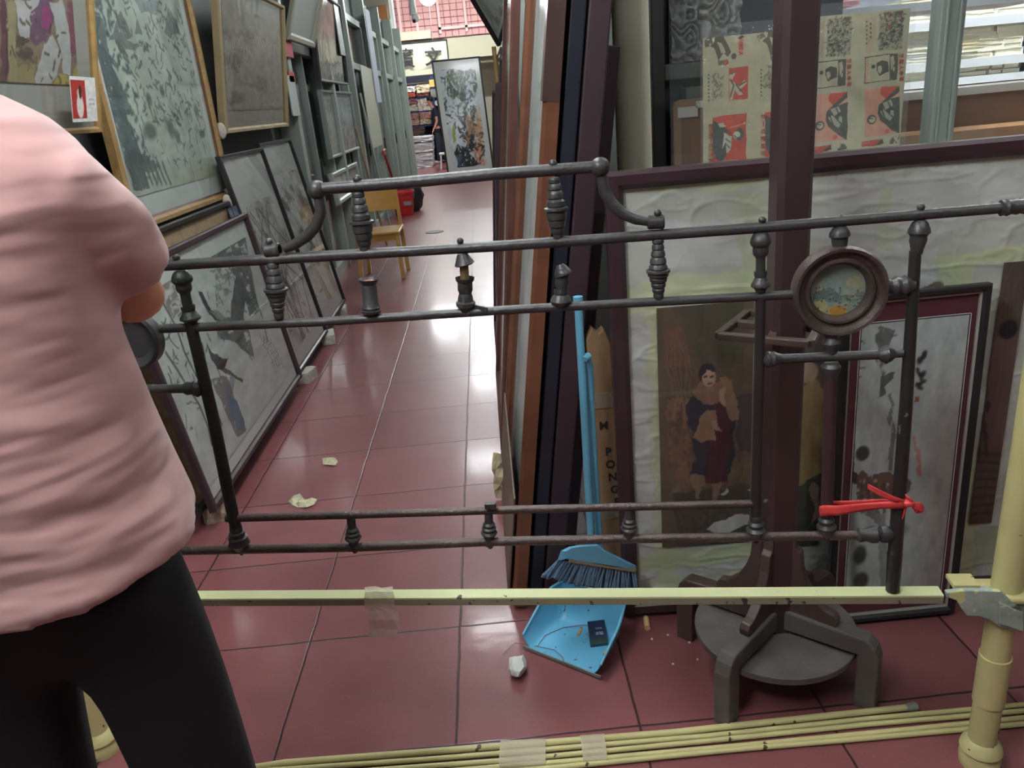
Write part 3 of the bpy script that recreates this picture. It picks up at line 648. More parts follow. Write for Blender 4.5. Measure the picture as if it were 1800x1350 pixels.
# ================================================================== AISLE: CHAIR, BUCKET
p = onZ(710, 490)       # near right front leg
cx, cy = p.x, p.y
t = thing('wooden_chair', 'yellow varnished wooden chair with curved backrest standing in the aisle', 'chair', (cx-.2, cy+.2, 0))
def cleg(x, y, z0, z1, x2, y2): MB().bar((x, y, z0), (x2, y2, z1), .036, .036, (0, 1, 0)).build('leg', m_chair, t, bevel=.004)
cleg(cx, cy, 0, .43, cx-.01, cy+.01); cleg(cx-.40, cy+.02, 0, .43, cx-.38, cy+.03)
cleg(cx+.01, cy+.42, 0, .86, cx-.03, cy+.5); cleg(cx-.38, cy+.42, 0, .86, cx-.36, cy+.5)
MB().bx(cx-.40, cx+.02, cy-.02, cy+.42, .43, .455).build('seat', m_chair, t, bevel=.008)
MB().bx(cx-.38, cx, cy, cy+.02, .37, .43).bx(cx-.38, cx, cy+.38, cy+.4, .37, .43).bx(cx-.03, cx-.01, cy, cy+.4, .37, .43).bx(cx-.38, cx-.36, cy, cy+.4, .37, .43).build('seat_rail', m_chair, t)
mb = MB(); n = 10
for z in (.60, .84):
    for y in (0, .018):
        for i in range(n+1): mb.v.append((cx-.37+.36*i/n, cy+.445+(z-.6)*.12+y+.03*math.sin(math.pi*i/n), z))
for i in range(n):
    a, b, c_, d = i, i+1, (n+1)+i, (n+1)+i+1
    q = 2*(n+1)
    mb.f += [(a, b, q+b, q+a), (c_, d, q+d, q+c_), (a, b, d, c_), (q+a, q+b, q+d, q+c_)]; mb.mi += [0]*4
mb.build('backrest', m_chair, t, smooth=True)
p = onZ(712, 378)
t = thing('bucket', 'red plastic bucket standing behind the yellow chair', 'bucket', (p.x, p.y, 0))
MB().lathe((p.x, p.y, 0), (p.x, p.y, .36), [(0, .13), (.02, .135), (.9, .17), (.9, .185), (1, .185), (1, .17), (.96, .165), (.1, .125), (.1, 0)], 24, caps=False).build('tub', m_bred, t, smooth=True)
MB().tube([(p.x+.175*math.cos(a), p.y-.02+.05*math.sin(a), .30-.13*math.sin(a)) for a in [math.pi*i/12 for i in range(13)]], .008, 8).build('handle', m_grey, t, smooth=True)
MB().bx(p.x+.02, p.x+.14, p.y-.175, p.y-.168, .16, .22).build('label_patch', m_grey, t)
mb = bmesh.new(); bmesh.ops.create_icosphere(mb, subdivisions=3, radius=1)
r = random.Random(3); vs = [(p.x+.08+v.co.x*.2+r.uniform(-.02, .02), p.y+.44+v.co.y*.2, max(0, .22+v.co.z*.28+r.uniform(-.02, .02))) for v in mb.verts]
k = MB(); k.add(vs, [tuple(v.index for v in f.verts) for f in mb.faces]); mb.free()
tagobj(k.build('black_bag', m_black, smooth=True), 'crumpled black bag slumped behind the red bucket', 'bag')
# floor drain
p = onZ(764, 408); tagobj(MB().tube([(p.x, p.y, .001), (p.x, p.y, .006)], .12, 20).build('floor_drain', M('dark_drain', rgb(74, 70, 72), .6)), 'round metal drain cover set in the aisle floor', 'drain')

# ================================================================== FAR END OF THE HALL
structure(MB().bx(-5, -1.62, 17.6, 17.7, 0, 4.2).build('wall_left_end', m_wbeige))
structure(MB().bx(.68, 5.2, 17.6, 17.7, 0, 3.1).build('wall_right_end', m_wbeige))
YF = 24.0
# pink mesh screen above the far wall
a = onY(690, 74, YF); b = onY(868, 62, YF)
m_pink = M('pink_panel', rgb(232, 176, 172), .7, var=.1, vscale=3)
t = thing('pink_screen', 'pink panels behind wire mesh above the far wall', 'screen', ((a.x+b.x)/2, YF, a.z))
MB().bx(a.x, b.x+.6, YF+.1, YF+.14, a.z, 5.35).build('panel', m_pink, t)
mb = MB()
k = a.x
while k < b.x+.6: mb.bx(k, k+.012, YF+.05, YF+.062, a.z, 5.35); k += .19
k = a.z
while k < 5.35: mb.bx(a.x, b.x+.6, YF+.04, YF+.05, k, k+.012); k += .17
mb.build('wire_mesh', M('dark_wire', rgb(120, 80, 84), .6), t)
mb = MB()
for x0 in (.25, .72, 1.35, 2.1): mb.bx(a.x+x0, a.x+x0+.07, YF+.0, YF+.03, a.z+.1, 5.35)
mb.bx(a.x+1.35, b.x, YF, YF+.03, a.z+.2, a.z+.27).bx(a.x+1.35, b.x, YF, YF+.03, a.z+1.0, a.z+1.05)
mb.build('rib', M('pink_white_rib', rgb(244, 205, 200), .6), t)
p0, p1 = onY(700, 72, YF-.1), onY(756, 52, YF-.1)
MB().bx(p0.x, p1.x, YF-.06, YF+.04, p0.z, p1.z).build('cream_panel', M('cream_grid', rgb(236, 226, 196), .7), t)
# beige fascia, white column, orange plaque
p0, p1 = onY(786, 96, YF), onY(880, 62, YF)
tagobj(MB().bx(p0.x-.05, 1.4, YF-.02, YF+.05, 2.75, p1.z+.05).build('beige_fascia', M('beige_fascia', rgb(196, 192, 166), .7)), 'beige cupboard fronts above the far picture', 'cupboard')
p0, p1 = onY(681, 70, 18.5), onY(697, 70, 18.5)
structure(MB().bx(p0.x, p1.x, 18.5, 18.8, 0, 5.3).build('trim_20', M('white_column', rgb(226, 230, 232), .6)))
p0, p1 = onY(666, 42, 17.57), onY(679, 8, 17.57)
tagobj(MB().bx(p0.x, p1.x, 17.56, 17.6, p0.z, p1.z).build('orange_plaque', M('orange_plaque', rgb(206, 142, 92), .6)), 'orange plaque hung high at the end of the left wall', 'plaque')
# security camera on its white arm, glowing globe
t = thing('security_camera', 'white security camera on a hanging arm at the far end', 'camera', onY(726, 0, 16))
MB().tube([onY(722, -30, 16), onY(724, 8, 16), onY(727, 26, 16)], [.05, .05, .07], 12).build('arm', m_white, t, smooth=True)
dome = MB().ball(onY(730, 32, 16), .075).build('dome', m_white, t, smooth=True)
MB().ball(onY(728, 37, 15.93), .035).build('lens', m_black, dome, smooth=True)
p = onY(752, -6, 20.0)
t = thing('globe_lamp', 'round white lamp glowing above the far screen', 'lamp', p)
MB().ball(p, .2).build('globe', M('lit_globe', (1, .98, .95), .5, emis=12), t, smooth=True)
MB().tube([p+V((0, 0, .18)), (p.x, p.y, 5.4)], .015, 8).build('hanging_rod', m_white, t)
# calligraphy sign
a, b_, c_ = onY(683, 136, 22), onY(790, 130, 22), onY(786, 70, 22)
YS = 22.0; x0, x1, zb, zt = -2.9, -.63, 2.30, 3.15
t, fr = framed('calligraphy_sign', 'long pale board with bold black brush characters hanging over the far shelves', 'sign', (x0, YS, zb), (1, 0, 0), (0, 0, 1), x1-x0, zt-zb, .035, .04, m_black,
       None, 0, (0, 0, 0, 0), M('sign_face', rgb(190, 190, 164), .7), gl=None)
s1 = onY(762, 102, YS-.06); s2 = onY(716, 105, YS-.06); s3 = onY(686, 108, YS-.06)
lettering('lettering', '文', s1, (1, 0, -.06), (.0, 0, 1), .46, m_ink, t, bold=.012); lettering('lettering', '寶', s2, (1, 0, -.02), (0, 0, 1), .5, m_ink, t, sx=.8, bold=.008)
for xx in (-2.5, -1.0): MB().tube([(xx, YS+.02, zt), (xx, YS+.02, 5.4)], .006, 6).build('hanging_wire', m_grey, t)
lettering('lettering', '齋', s3, (1, 0, 0), (0, 0, 1), .42, m_ink, t, sx=.7, bold=.008)
# blue rack with packages
YR = 23.2; m_rack = M('blue_rack', rgb(46, 62, 120), .5)
px_ = lambda x, y, Y=YR: onY(x, y, Y)
t = thing('storage_rack', 'blue metal storage rack filled with wrapped packages', 'shelf', (-2.0, YR+.2, 0))
zs = [px_(720, y).z for y in (248, 222, 197, 173)]
for x in (-3.1, px_(706, 180).x, px_(763, 180).x): MB().bx(x-.03, x+.03, YR+.02, YR+.06, 0, 2.35).bx(x-.03, x+.03, YR+.44, YR+.5, 0, 2.35).build('upright', m_rack, t)
for z in zs: MB().bx(-3.1, px_(762, 180).x, YR+.02, YR+.5, z-.05, z).build('shelf', m_rack, t)
MB().bx(-3.1, px_(792, 180).x, YR+.5, YR+.52, 0, 2.5).build('back_panel', M('rack_back', rgb(40, 44, 62), .8), t)
# yellow strips over the rack
p0 = px_(690, 150); p1 = px_(752, 139)
tagobj(MB().bx(p0.x, p1.x, YR-.05, YR+.3, p0.z, p1.z-.08).build('yellow_tube_box', M('yellow_box', rgb(226, 186, 84), .6)), 'long yellow carton lying across the top of the blue rack', 'box')
def package(x0, x1, yt, yb, col, lb, Y=YR, group='packages on the blue rack', nm='package', wr=.02, dep=.4, band=None):
    a, b = onY(x0, yb, Y), onY(x1, yt, Y); wd, hh = b.x-a.x, abs(onY(x0, yt, Y).z-a.z)
    if nm == 'package':
        ysh = min(q for q in (173, 197, 222, 248) if q >= yb-1); ze = zs[(248, 222, 197, 173).index(ysh)]
        a.z += ze+.012-onY(x0, ysh, Y).z; hh *= .93; wd *= .95
    else: hh *= .93
    bm = bmesh.new(); bmesh.ops.create_cube(bm, size=1); bmesh.ops.subdivide_edges(bm, edges=bm.edges[:], cuts=7, use_grid_fill=True)
    r = random.Random(int(x0*7+yb)); vs = []
    for v in bm.verts:
        x, y, z = v.co; e = 1-.05*((2*x)**8+(2*z)**8)/2
        vs.append((a.x+wd/2+x*wd*e+r.uniform(-wr, wr), Y+dep/2+y*dep+(r.uniform(-wr, wr)*1.5), max(a.z+hh/2+z*hh*e+r.uniform(-wr, wr)*(.8 if z > -.45 else 0), a.z)))
    k = MB(); k.add(vs, [tuple(v.index for v in f.verts) for f in bm.faces]); bm.free()
    o = k.build(nm, M(nm+'_wrap', rgb(*col), .35 if wr > .02 else .5, bump=.4, bscale=12, var=.15, vscale=14), smooth=True, angle=50)
    return tagobj(o, lb, nm.replace('_', ' '), group)
for x0, x1, yt, yb, col, lb in [
    (690, 705, 157, 173, (206, 190, 160), 'cream package at the left end of the top rack shelf'), (708, 731, 152, 163, (226, 220, 214), 'white topped package in the middle of the top rack shelf'),
    (708, 731, 163, 173, (196, 96, 70), 'orange red carton in the middle of the top rack shelf'), (733, 756, 150, 166, (222, 206, 176), 'cream package right of the orange red carton'),
    (733, 756, 166, 173, (140, 84, 72), 'dark red carton beneath the cream package'), (692, 708, 178, 197, (214, 206, 184), 'pale package at the left end of the second rack shelf'),
    (711, 735, 175, 184, (186, 130, 138), 'pink package stacked on the second rack shelf'), (711, 735, 184, 197, (216, 210, 196), 'pale package beneath the pink one on the second shelf'),
    (736, 760, 175, 198, (228, 216, 204), 'big white bundle on the right of the second shelf'), (696, 711, 210, 222, (194, 160, 128), 'tan package at the left end of the third rack shelf'),
    (714, 738, 200, 212, (180, 128, 124), 'dusty pink package on the third shelf'), (714, 738, 212, 222, (206, 176, 168), 'pale pink package beneath the dusty pink one'),
    (739, 760, 200, 212, (206, 150, 138), 'salmon package at the right of the third shelf'), (739, 760, 212, 222, (220, 206, 180), 'cream package under the salmon one'),
    (712, 748, 224, 243, (92, 64, 66), 'dark brown carton on the bottom of the blue rack')]:
    package(x0, x1, yt, yb, col, lb)
tagobj(MB().bx(px_(756, 157).x, px_(775, 157).x, YR, YR+.3, px_(757, 172).z, px_(757, 157).z).build('grey_roll_box', m_grey), 'grey roll box right of the cream package', 'box')
tagobj(MB().bx(px_(755, 150).x, px_(776, 150).x, YR, YR+.3, px_(757, 153).z, px_(757, 140).z).build('yellow_carton', M('yc', rgb(222, 190, 100), .6)), 'yellow carton at the right end on top of the rack', 'box')
# silver bags
for k, (yt, yb) in enumerate([(243, 253), (253, 271.5), (271.5, 285.5), (285.5, 298)]):
    a = onY(718, yt, 21.6); b = onY(718, yb, 21.6); sh = 0
    package(706+k*1.2, 760+k*.6, yt, yb, (196, 196, 200), ['topmost', 'second', 'third', 'lowest'][k]+' silver wrapped bale in the stack in front of the blue rack', 21.6, 'silver bales stacked at the far end', 'silver_bale', .014, .9)
# white rolls
for k, (x, y) in enumerate([(775, 172), (769, 181), (778, 190)]):
    p = onY(x, y, 22.6); tagobj(MB().lathe(p, p+V((0, .5, 0)), [(0, .02), (0, .075), (1, .075)], 16).build('paper_roll', m_white, smooth=True), ['upper', 'left', 'lower'][k]+' white paper roll behind the far person', 'roll', 'paper rolls at the far end')
# white stool
p = onZ(783, 303); y0 = 20.6
q0 = onY(783, 268, y0)
t = thing('stool', 'white plastic stool beside the far person', 'stool', (q0.x, y0, 0))
MB().bx(q0.x-.16, q0.x+.16, y0-.16, y0+.16, q0.z-.05, q0.z).build('seat', m_white, t, bevel=.01)
for sx in (-1, 1):
    for sy in (-1, 1): MB().bar((q0.x+sx*.15, y0+sy*.15, 0), (q0.x+sx*.12, y0+sy*.12, q0.z-.05), .035, .035, (0, 1, 0)).build('leg', m_white, t)
p = onY(783, 222, 22.8)
tagobj(MB().bx(p.x-.1, p.x+.1, 23.02, 23.1, 0, p.z+.3).build('orange_board', M('orange_board', rgb(196, 120, 60), .6)), 'orange upright board behind the far person', 'board')
# beige shelving back for the far room on the left
# far landscape picture facing the viewer
def p_far(c):
    c.a[:] = np.array((206, 214, 220))/255
    c.poly([(790, 125), (845, 118), (842, 150), (838, 175), (800, 178), (792, 160)], (60, 84, 70), .95, rough=.16)
    c.poly([(795, 140), (830, 122), (826, 180), (800, 186)], (44, 62, 60), .85, rough=.06)
    c.poly([(792, 130), (812, 124), (815, 160), (800, 170)], (128, 150, 84), .7, rough=.05)
    c.poly([(800, 176), (812, 165), (822, 250), (826, 262), (812, 258), (804, 230)], (222, 230, 236), .95)
    c.poly([(824, 140), (836, 128), (838, 170), (832, 200), (822, 190)], (214, 224, 232), .9)
    for k in range(5): c.line([(815, 158+k*9), (824, 164+k*9), (832, 158+k*9)], .006, (90, 112, 122), .8)
    c.poly([(818, 196), (838, 182), (850, 220), (842, 250), (828, 262), (820, 240)], (44, 62, 66), .95, rough=.25)
    c.poly([(836, 205), (845, 180), (852, 230), (854, 285), (842, 282), (838, 240)], (214, 194, 164), .9, rough=.3)
    c.poly([(832, 255), (846, 245), (852, 288), (836, 290)], (206, 126, 96), .75, rough=.12)
    c.poly([(802, 250), (822, 262), (840, 284), (836, 292), (804, 296), (800, 270)], (40, 48, 50), .92, rough=.25)
    c.poly([(798, 215), (804, 230), (803, 260), (798, 250)], (150, 170, 70), .9)
    c.poly([(801, 272), (812, 268), (812, 294), (803, 294)], (90, 140, 170), .7, rough=.1)
    strokes(c, 70, .0, .8, .45, 1, (36, 52, 52), .010, .06); strokes(c, 40, .1, .8, .5, 1, (130, 150, 110), .008, .05); strokes(c, 45, .1, .7, .2, .8, (226, 232, 236), .010, .09, 1.5); strokes(c, 60, .3, .95, .0, .5, (40, 48, 50), .010, .05); strokes(c, 25, .5, .95, .0, .5, (208, 150, 110), .012, .07, 1.5)
    for k in range(16): c.line([(847, 124+k*3), (847.6, 126+k*3)], .005, (90, 90, 90), .8)
Yq = 17.0; ql = onY(792, 306, Yq); qr = onY(871, 300, Yq); qt = onY(776, 104, Yq)
framed('framed_picture', 'tall white mounted waterfall landscape in a black frame standing at the aisle end', 'picture', (ql.x-.06, Yq, .03), (1, 0, 0), V((-.035, .05, 1)), qr.x-ql.x+.04, qt.z-.03, .035, .04, m_black,
       p_far, 230, (.10, .09, .19, .16), m_white, GLS, None, 21, bg=(206, 214, 220))
# pictures along the far right side
for n, (x0, x1, yt, Y0, Y1, X, tilt, mf, col, lb) in enumerate([
    (858, 868, 96, 11.5, 14.0, .44, -.02, m_black, (196, 198, 196), 'black framed ink painting leaning right of the waterfall landscape'),
    (868, 876, 100, 9.3, 11.2, .42, -.02, m_black, (206, 208, 204), 'white mounted picture leaning along the right wall midway'),
    (872, 880, 110, 7.2, 9.0, .40, .0, m_black, (190, 196, 192), 'black framed pale picture standing on the right wall before the metal column')]):
    z = onY(x0, yt, (Y0+Y1)/2).z
    xb = X-.28
    framed('framed_picture', lb, 'picture', (xb, Y1, .03), (0, -1, 0), lean(xb, X-.02, z).__class__((X-xb-.02, 0, math.sqrt(z*z-(X-xb)**2))), Y1-Y0, z, .03, .04, mf, p_flat(col, mark=(110, 112, 112), thr=.5), 90, (.1, .1, .1, .1), m_white, GL, 'pictures leaning along the far right wall', 30+n)
stick('gold_pole', 'thin gold picture moulding standing by the right wall', 'moulding', onY(877, 172, 8.0)*1.0, onY(868, 82, 8.0), .022, m_gold)
A_ = onY(874, 82, 9.2); u_ = (onY(826, 0, 8.8)-A_).normalized(); w_ = (onY(900, 40, 9.6)-A_); w_ = (w_-u_*w_.dot(u_)).normalized()
if u_.cross(w_).dot(CAM-A_) < 0: TIP = (A_+u_*1.3, -u_, w_)
else: TIP = (A_, u_, w_)
t, fr = framed('framed_picture', 'framed print hung high on the right and tipping steeply over the aisle', 'picture', *TIP, 1.3, .75, .035, .05, m_black, p_flat((176, 170, 160), mark=(210, 212, 212), thr=.5), 90, (.05, .05, .05, .05), m_white, GL, None, 40)
p0 = onY(884, 150, 7.0); structure(MB().bx(.36, .47, 7.0, 7.14, 0, 3.1).build('trim_21', m_alu, bevel=.006))

# ================================================================== STACK OF BIG PICTURES ON THE RIGHT OF THE AISLE
LN = .14
def stackpic(name, lb, xb, ya, yb, h, fd, fw, mf, face, mount, seed, gl=GLS, lean_=LN, paint=True, z=.01):
    Wv = V((lean_, 0, 1)).normalized(); N = V((0, -1, 0)).cross(Wv)
    O = V((xb, yb, z))-N*fd      # xb: front face foot line
    O.z = z
    return framed(name, lb, 'picture', O, (0, -1, 0), Wv, yb-ya, h/Wv.z, fw, fd, mf, p_flat(face, mark=(150, 160, 156), thr=.6) if paint else None, 110, (.05, .05, .05, .05), mount, gl, 'large pictures stacked on the right side of the aisle', seed, recess=fd*.2)
t, fr = stackpic('framed_picture', 'nearest big glazed picture with thick orange brown moulding, leaning edge-on right of the aisle', -.045, 2.02, 3.12, 2.15, .042, .06, m_orange, (186, 196, 192), m_mat, 51)
O, U, W, N = fr
MB().ob(O, U, W, N, 1.10-.062, 1.1015, 1.49, 2.19, .001, .0445).build('wrapping', M('brown_film', rgb(84, 62, 58), .3, var=.15), t)
t, fr = stackpic('framed_picture', 'second big red brown framed picture in the row right of the aisle', -.05, 3.16, 4.2, 1.98, .036, .05, m_brown, (186, 192, 180), M('cream_mount', rgb(190, 192, 176), .8), 52, lean_=.115)
stackpic('framed_picture', 'plum framed picture with chipped edge, third along the aisle row', -.04, 4.25, 5.3, 1.58, .03, .04, m_plum, (170, 176, 172), m_mat, 53, lean_=.09)
stackpic('framed_picture', 'dark framed picture, fourth along the aisle row and lowest', .0, 5.35, 6.6, 1.45, .03, .04, m_navy, (170, 176, 172), m_mat, 54, lean_=.10)
stackpic('framed_picture', 'raw wood backed canvas, fifth and last along the aisle row', .02, 6.65, 7.2, 1.3, .03, .04, m_wood, (170, 176, 172), m_mat, 55, lean_=.12)
# wooden board and paper at the foot of the nearest picture
Wv = V((LN, 0, 1)).normalized(); Nn = V((0, -1, 0)).cross(Wv)
tagobj(MB().ob((-.052, 3.0, .005), (0, -1, 0), Wv, Nn, 0, .92, 0, .36, 0, .006).build('wood_strip', M('dull_wood', rgb(120, 104, 88), .7, var=.2, vscale=12), bevel=.002), 'thin raw wood panel standing against the foot of the nearest big picture', 'board')
for lb, x, y, s in (('torn cream paper scrap wedged beside the nearest big picture', 884, 800, 11),):
    p = onY(x, y, 2.75); rr = random.Random(s); mb = MB(); n = 6
    for j in range(n+1):
        for i in range(3): mb.v.append((p.x-.045+.02*i+rr.uniform(-.008, .008), p.y+rr.uniform(-.012, .012), .004+.2*j/n))
    for j in range(n):
        for i in range(2): mb.f.append((j*3+i, j*3+i+1, j*3+3+i+1, j*3+3+i)); mb.mi.append(0)
    tagobj(mb.build('paper_scrap', M('cream_scrap', rgb(206, 194, 160), .9)), lb, 'paper')
# boards behind it: lean parallel, ends facing the viewer
def board(name, lb, x0, x1, ya, yb, h, mat, hl=None):
    Wv = V((LN, 0, 1)).normalized(); N = V((0, -1, 0)).cross(Wv)     # N points to -X
    O = V((x1, yb, .004))
    th = (x1-x0)*Wv.z
    o = MB().ob(O, (0, -1, 0), Wv, N, 0, yb-ya, 0, h/Wv.z, 0, th).build(name, mat, bevel=.004)
    return tagobj(o, lb, 'board', 'boards leaning behind the big pictures')
board('dark_board', 'navy black board, first behind the orange brown framed picture', .008, .048, 2.04, 3.2, 2.1, m_navy)
board('dark_board', 'plum lacquered board, second behind the orange brown framed picture', .052, .108, 2.03, 3.1, 2.08, m_plumd)
board('dark_board', 'dark plum board beside the cardboard carton, last of the leaning boards', .112, .15, 2.10, 3.1, 1.6, m_plumd)
# cream roll standing behind
rx = onY(1113, 200, 2.42)
tagobj(MB().tube([(rx.x, 2.42, 0), (rx.x, 2.42, 2.3)], .053, 32).build('paper_roll', m_cream, smooth=True), 'thick cream paper roll standing upright behind the boards', 'roll')
# tall cardboard carton with lettering
c0 = onY(1030, 600, 2.02); c1 = onY(1083, 940, 2.02)
t = thing('cardboard_carton', 'tall narrow brown carton with black letters standing behind the broom', 'box', (.255, 2.04, 0))
U = V((1, 0, -.02)).normalized(); W = V((-.0, 0.03, 1)).normalized()
Oc = V((.236, 2.0, .004)); Nc = U.cross(W)
pts = [(0, 0), (.07, 0), (.072, .28), (.066, .84), (.05, .885), (.034, .872), (.018, .89), (.0, .86), (.0, .6), (.004, .3)]
MB().prism(pts, Oc, U, W, -Nc, .05).build('carton', m_card, t, bevel=.003)
MB().ob(Oc, U, W, Nc, .005, .066, .30, .34, 0, .004).build('torn_flap', M('grey_tape', rgb(140, 124, 108), .5, bump=.4), t)
MB().ob(Oc, U, W, Nc, .0, .067, .655, .70, 0, .003).build('packing_tape', bpy.data.materials['grey_tape'], t)
for k, ch in enumerate('M PONGE'):
    if ch != ' ': lettering('lettering', ch, Oc+U*(.034+.0045*k)+W*(.60-.041*k)+Nc*.002, U, W, .034, m_ink, t, bold=.001)

# ================================================================== LARGE GLAZED PANEL FACING THE VIEWER
YFR = 1.9
PU = V((1, -.06, 0)).normalized(); PN = PU.cross(V((0, 0, 1))); PO = V((.30, 1.965, 0))
_q = onP(1063, 305, PO+PN*.045, PN); PO = PO+PU*((_q-PO).dot(PU)); fz1 = _q.z
FWD = 1.62
def p_sheet(c):
    A = (200, 202, 194); Tp = (204, 212, 172); Wt = (210, 211, 210)
    c.a[:] = np.array(A)/255
    c.blend(c.fbm(3, 3, 3), (188, 192, 178), .6)
    R = lambda x0, y0, x1, y1, col, al=1: c.poly([(x0, y0), (x1, y0-(x1-x0)*.095), (x1+(y1-y0)*.02, y1-(x1-x0)*.095), (x0+(y1-y0)*.03, y1)], col, al)
    R(1150, 395, 1300, 480, Wt, .8); R(1440, 400, 1560, 470, (200, 198, 196), .8); R(1410, 320, 1800, 420, Wt, .7)
    R(1085, 580, 1140, 950, Wt, .8); R(1120, 1010, 1320, 1070, Wt, .7)
    R(1080, 330, 1345, 350, Tp, .7); R(1295, 340, 1345, 520, (196, 202, 172), .7); R(1085, 500, 1345, 545, Tp, .8)
    R(1138, 520, 1168, 1000, Tp, .8); R(1405, 475, 1800, 500, Tp, .9); R(1660, 450, 1705, 1060, Tp, .9); R(1410, 470, 1600, 490, (190, 182, 160), .8)
    R(1540, 330, 1570, 520, (198, 202, 176), .6); R(1705, 930, 1800, 990, (176, 186, 158), .8)
    R(1110, 975, 1345, 1005, Tp, .9); R(1110, 1020, 1345, 1030, Tp, .5); R(1160, 960, 1190, 1060, Tp, .7)
    R(1305, 520, 1345, 900, (206, 208, 206), .9); R(1530, 440, 1650, 520, Wt, .8)
    R(1570, 515, 1665, 560, (120, 104, 90), .9)
def d_sheet(c):
    base = c.fbm(5, 9, 4); rid = np.abs(c.fbm(6, 16, 3)-.5); r2 = np.abs(c.fbm(12, 14, 3)-.5)
    return .002+base*.008+np.clip(.05-rid, 0, .05)*.07+np.clip(.04-r2, 0, .04)*.05
t, (FO, FU, FWv, FN) = framed('glazed_display_panel', 'wide plum framed glazed panel of taped white paper facing the viewer on the right', 'display panel',
    (PO.x, PO.y, .012), PU, (0, 0, 1), FWD, fz1-.012, .045, .045, m_plum, p_sheet, 330, (0, 0, 0, 0), m_white, glass_mat('panel_glass', rough=.02), None, 60, recess=.008, disp=d_sheet, artname='taped_paper', bg=(200, 204, 196))
panel = t
PPO = PO+PN*.0215
def printq(name, lb, x0, x1, yt, yb, paint, seed, res=200, tex=None):
    a = onP(x0, yb, PPO, PN); b = onP(x1, yt, PPO, PN)
    pf = paint
    def paint(c, pf=pf): pf(c); g_ = c.a.mean(2, keepdims=True); c.a = c.a*.68+g_*.32+.012
    o = art(name, a, PU, (0, 0, 1), (b-a).dot(PU), b.z-a.z, res, paint, panel, seed); o['label'] = lb; return o
SK = (190, 142, 112)
def p_lady(c):
    c.a[:] = np.array((104, 88, 66))/255; c.blend(c.fbm(4, 5), (126, 92, 66), .6)
    P = c.poly
    P([(1165, 535), (1310, 530), (1315, 640), (1240, 650), (1200, 560)], (92, 88, 66), .8); P([(1168, 575), (1205, 580), (1212, 640), (1172, 650)], (140, 88, 66), .7)
    for k in range(6): P([(1175+k*7, 600), (1178+k*7, 600), (1182+k*7, 740), (1179+k*7, 740)], (140, 112, 90), .5)
    P([(1170, 700), (1215, 700), (1220, 860), (1180, 870)], (156, 108, 76), .6, rough=.1); P([(1180, 780), (1325, 800), (1325, 880), (1185, 880)], (142, 96, 70), .6, rough=.1)
    P([(1290, 700), (1325, 690), (1325, 800), (1298, 790)], (74, 66, 66), .8); P([(1182, 870), (1330, 850), (1332, 960), (1190, 960)], (84, 74, 64), .85)
    P([(1190, 900), (1320, 880), (1330, 925), (1200, 935)], (108, 92, 76), .6, rough=.1)
    # figure
    P([(1214, 700), (1230, 695), (1260, 702), (1284, 690), (1292, 730), (1286, 830), (1266, 850), (1240, 835), (1218, 832), (1222, 760), (1206, 745), (1208, 715)], (46, 58, 70), .95)
    P([(1252, 690), (1268, 690), (1282, 705), (1285, 760), (1278, 848), (1242, 850), (1240, 760), (1252, 720)], (98, 44, 54), .95)
    P([(1217, 690), (1226, 670), (1258, 675), (1275, 665), (1283, 690), (1262, 708), (1235, 712), (1222, 705)], (156, 108, 80), .95)
    P([(1262, 665), (1282, 670), (1298, 715), (1296, 742), (1284, 742), (1276, 700)], (160, 120, 84), .9)
    P([(1230, 740), (1240, 722), (1258, 724), (1262, 742), (1250, 765), (1252, 775), (1238, 778), (1222, 770)], (166, 120, 86), .95)
    P([(1262, 686), (1272, 684), (1280, 705), (1276, 718), (1268, 708)], SK, .95); P([(1250, 745), (1260, 742), (1266, 760), (1254, 758)], SK, .95)
    c.ellp(1243, 657, 16, 19, (46, 50, 58), 1); c.ellp(1246, 664, 13, 18, (198, 156, 128), 1); c.poly([(1226, 655), (1232, 640), (1256, 640), (1260, 655), (1244, 648), (1232, 662)], (44, 50, 58), 1)
    for ex in (1240, 1251): c.line([(ex-2, 663), (ex+2, 662)], .005, (60, 44, 40), 1)
    c.line([(1245, 675), (1251, 674)], .005, (140, 60, 56), 1)
    P([(1219, 832), (1240, 835), (1242, 852), (1222, 850)], (150, 120, 84), .9)
    for a in ((1222, 1236, 880), (1248, 1264, 885)): P([(a[0], 850), (a[1], 850), (a[1]-6, a[2]), (a[0]+2, a[2])], (160, 124, 96), .8)
    P([(1262, 866), (1276, 856), (1280, 864), (1266, 868)], (214, 206, 196), .9); P([(1306, 862), (1325, 854), (1325, 866)], (206, 196, 186), .9)
    P([(1186, 705), (1200, 705), (1200, 748), (1188, 750)], (84, 60, 50), .6, rough=.12)
    P([(1240, 928), (1262, 912), (1310, 905), (1322, 925), (1268, 938)], (206, 206, 198), .95)
printq('print', 'print of a woman in cap and fur collar', 1164, 1326, 528, 962, p_lady, 61, 260)
def p_lady2(c):
    c.a[:] = np.array((108, 92, 72))/255; c.blend(c.fbm(4, 5), (132, 100, 66), .6); P = c.poly
    P([(1392, 500), (1460, 500), (1460, 640), (1392, 640)], (96, 84, 80), .8)
    P([(1402, 680), (1432, 665), (1450, 690), (1452, 860), (1404, 860), (1392, 740)], (176, 140, 84), .95)
    P([(1392, 720), (1402, 700), (1402, 860), (1392, 860)], (72, 62, 64), .9); c.ellp(1420, 655, 18, 20, (180, 150, 116), 1)
    P([(1392, 860), (1455, 830), (1460, 960), (1392, 960)], (70, 74, 66), .9); P([(1428, 850), (1440, 850), (1438, 905), (1426, 925)], (170, 130, 100), .9)
printq('print', 'print of a woman in a yellow dress', 1350, 1462, 520, 962, p_lady2, 62, 200)
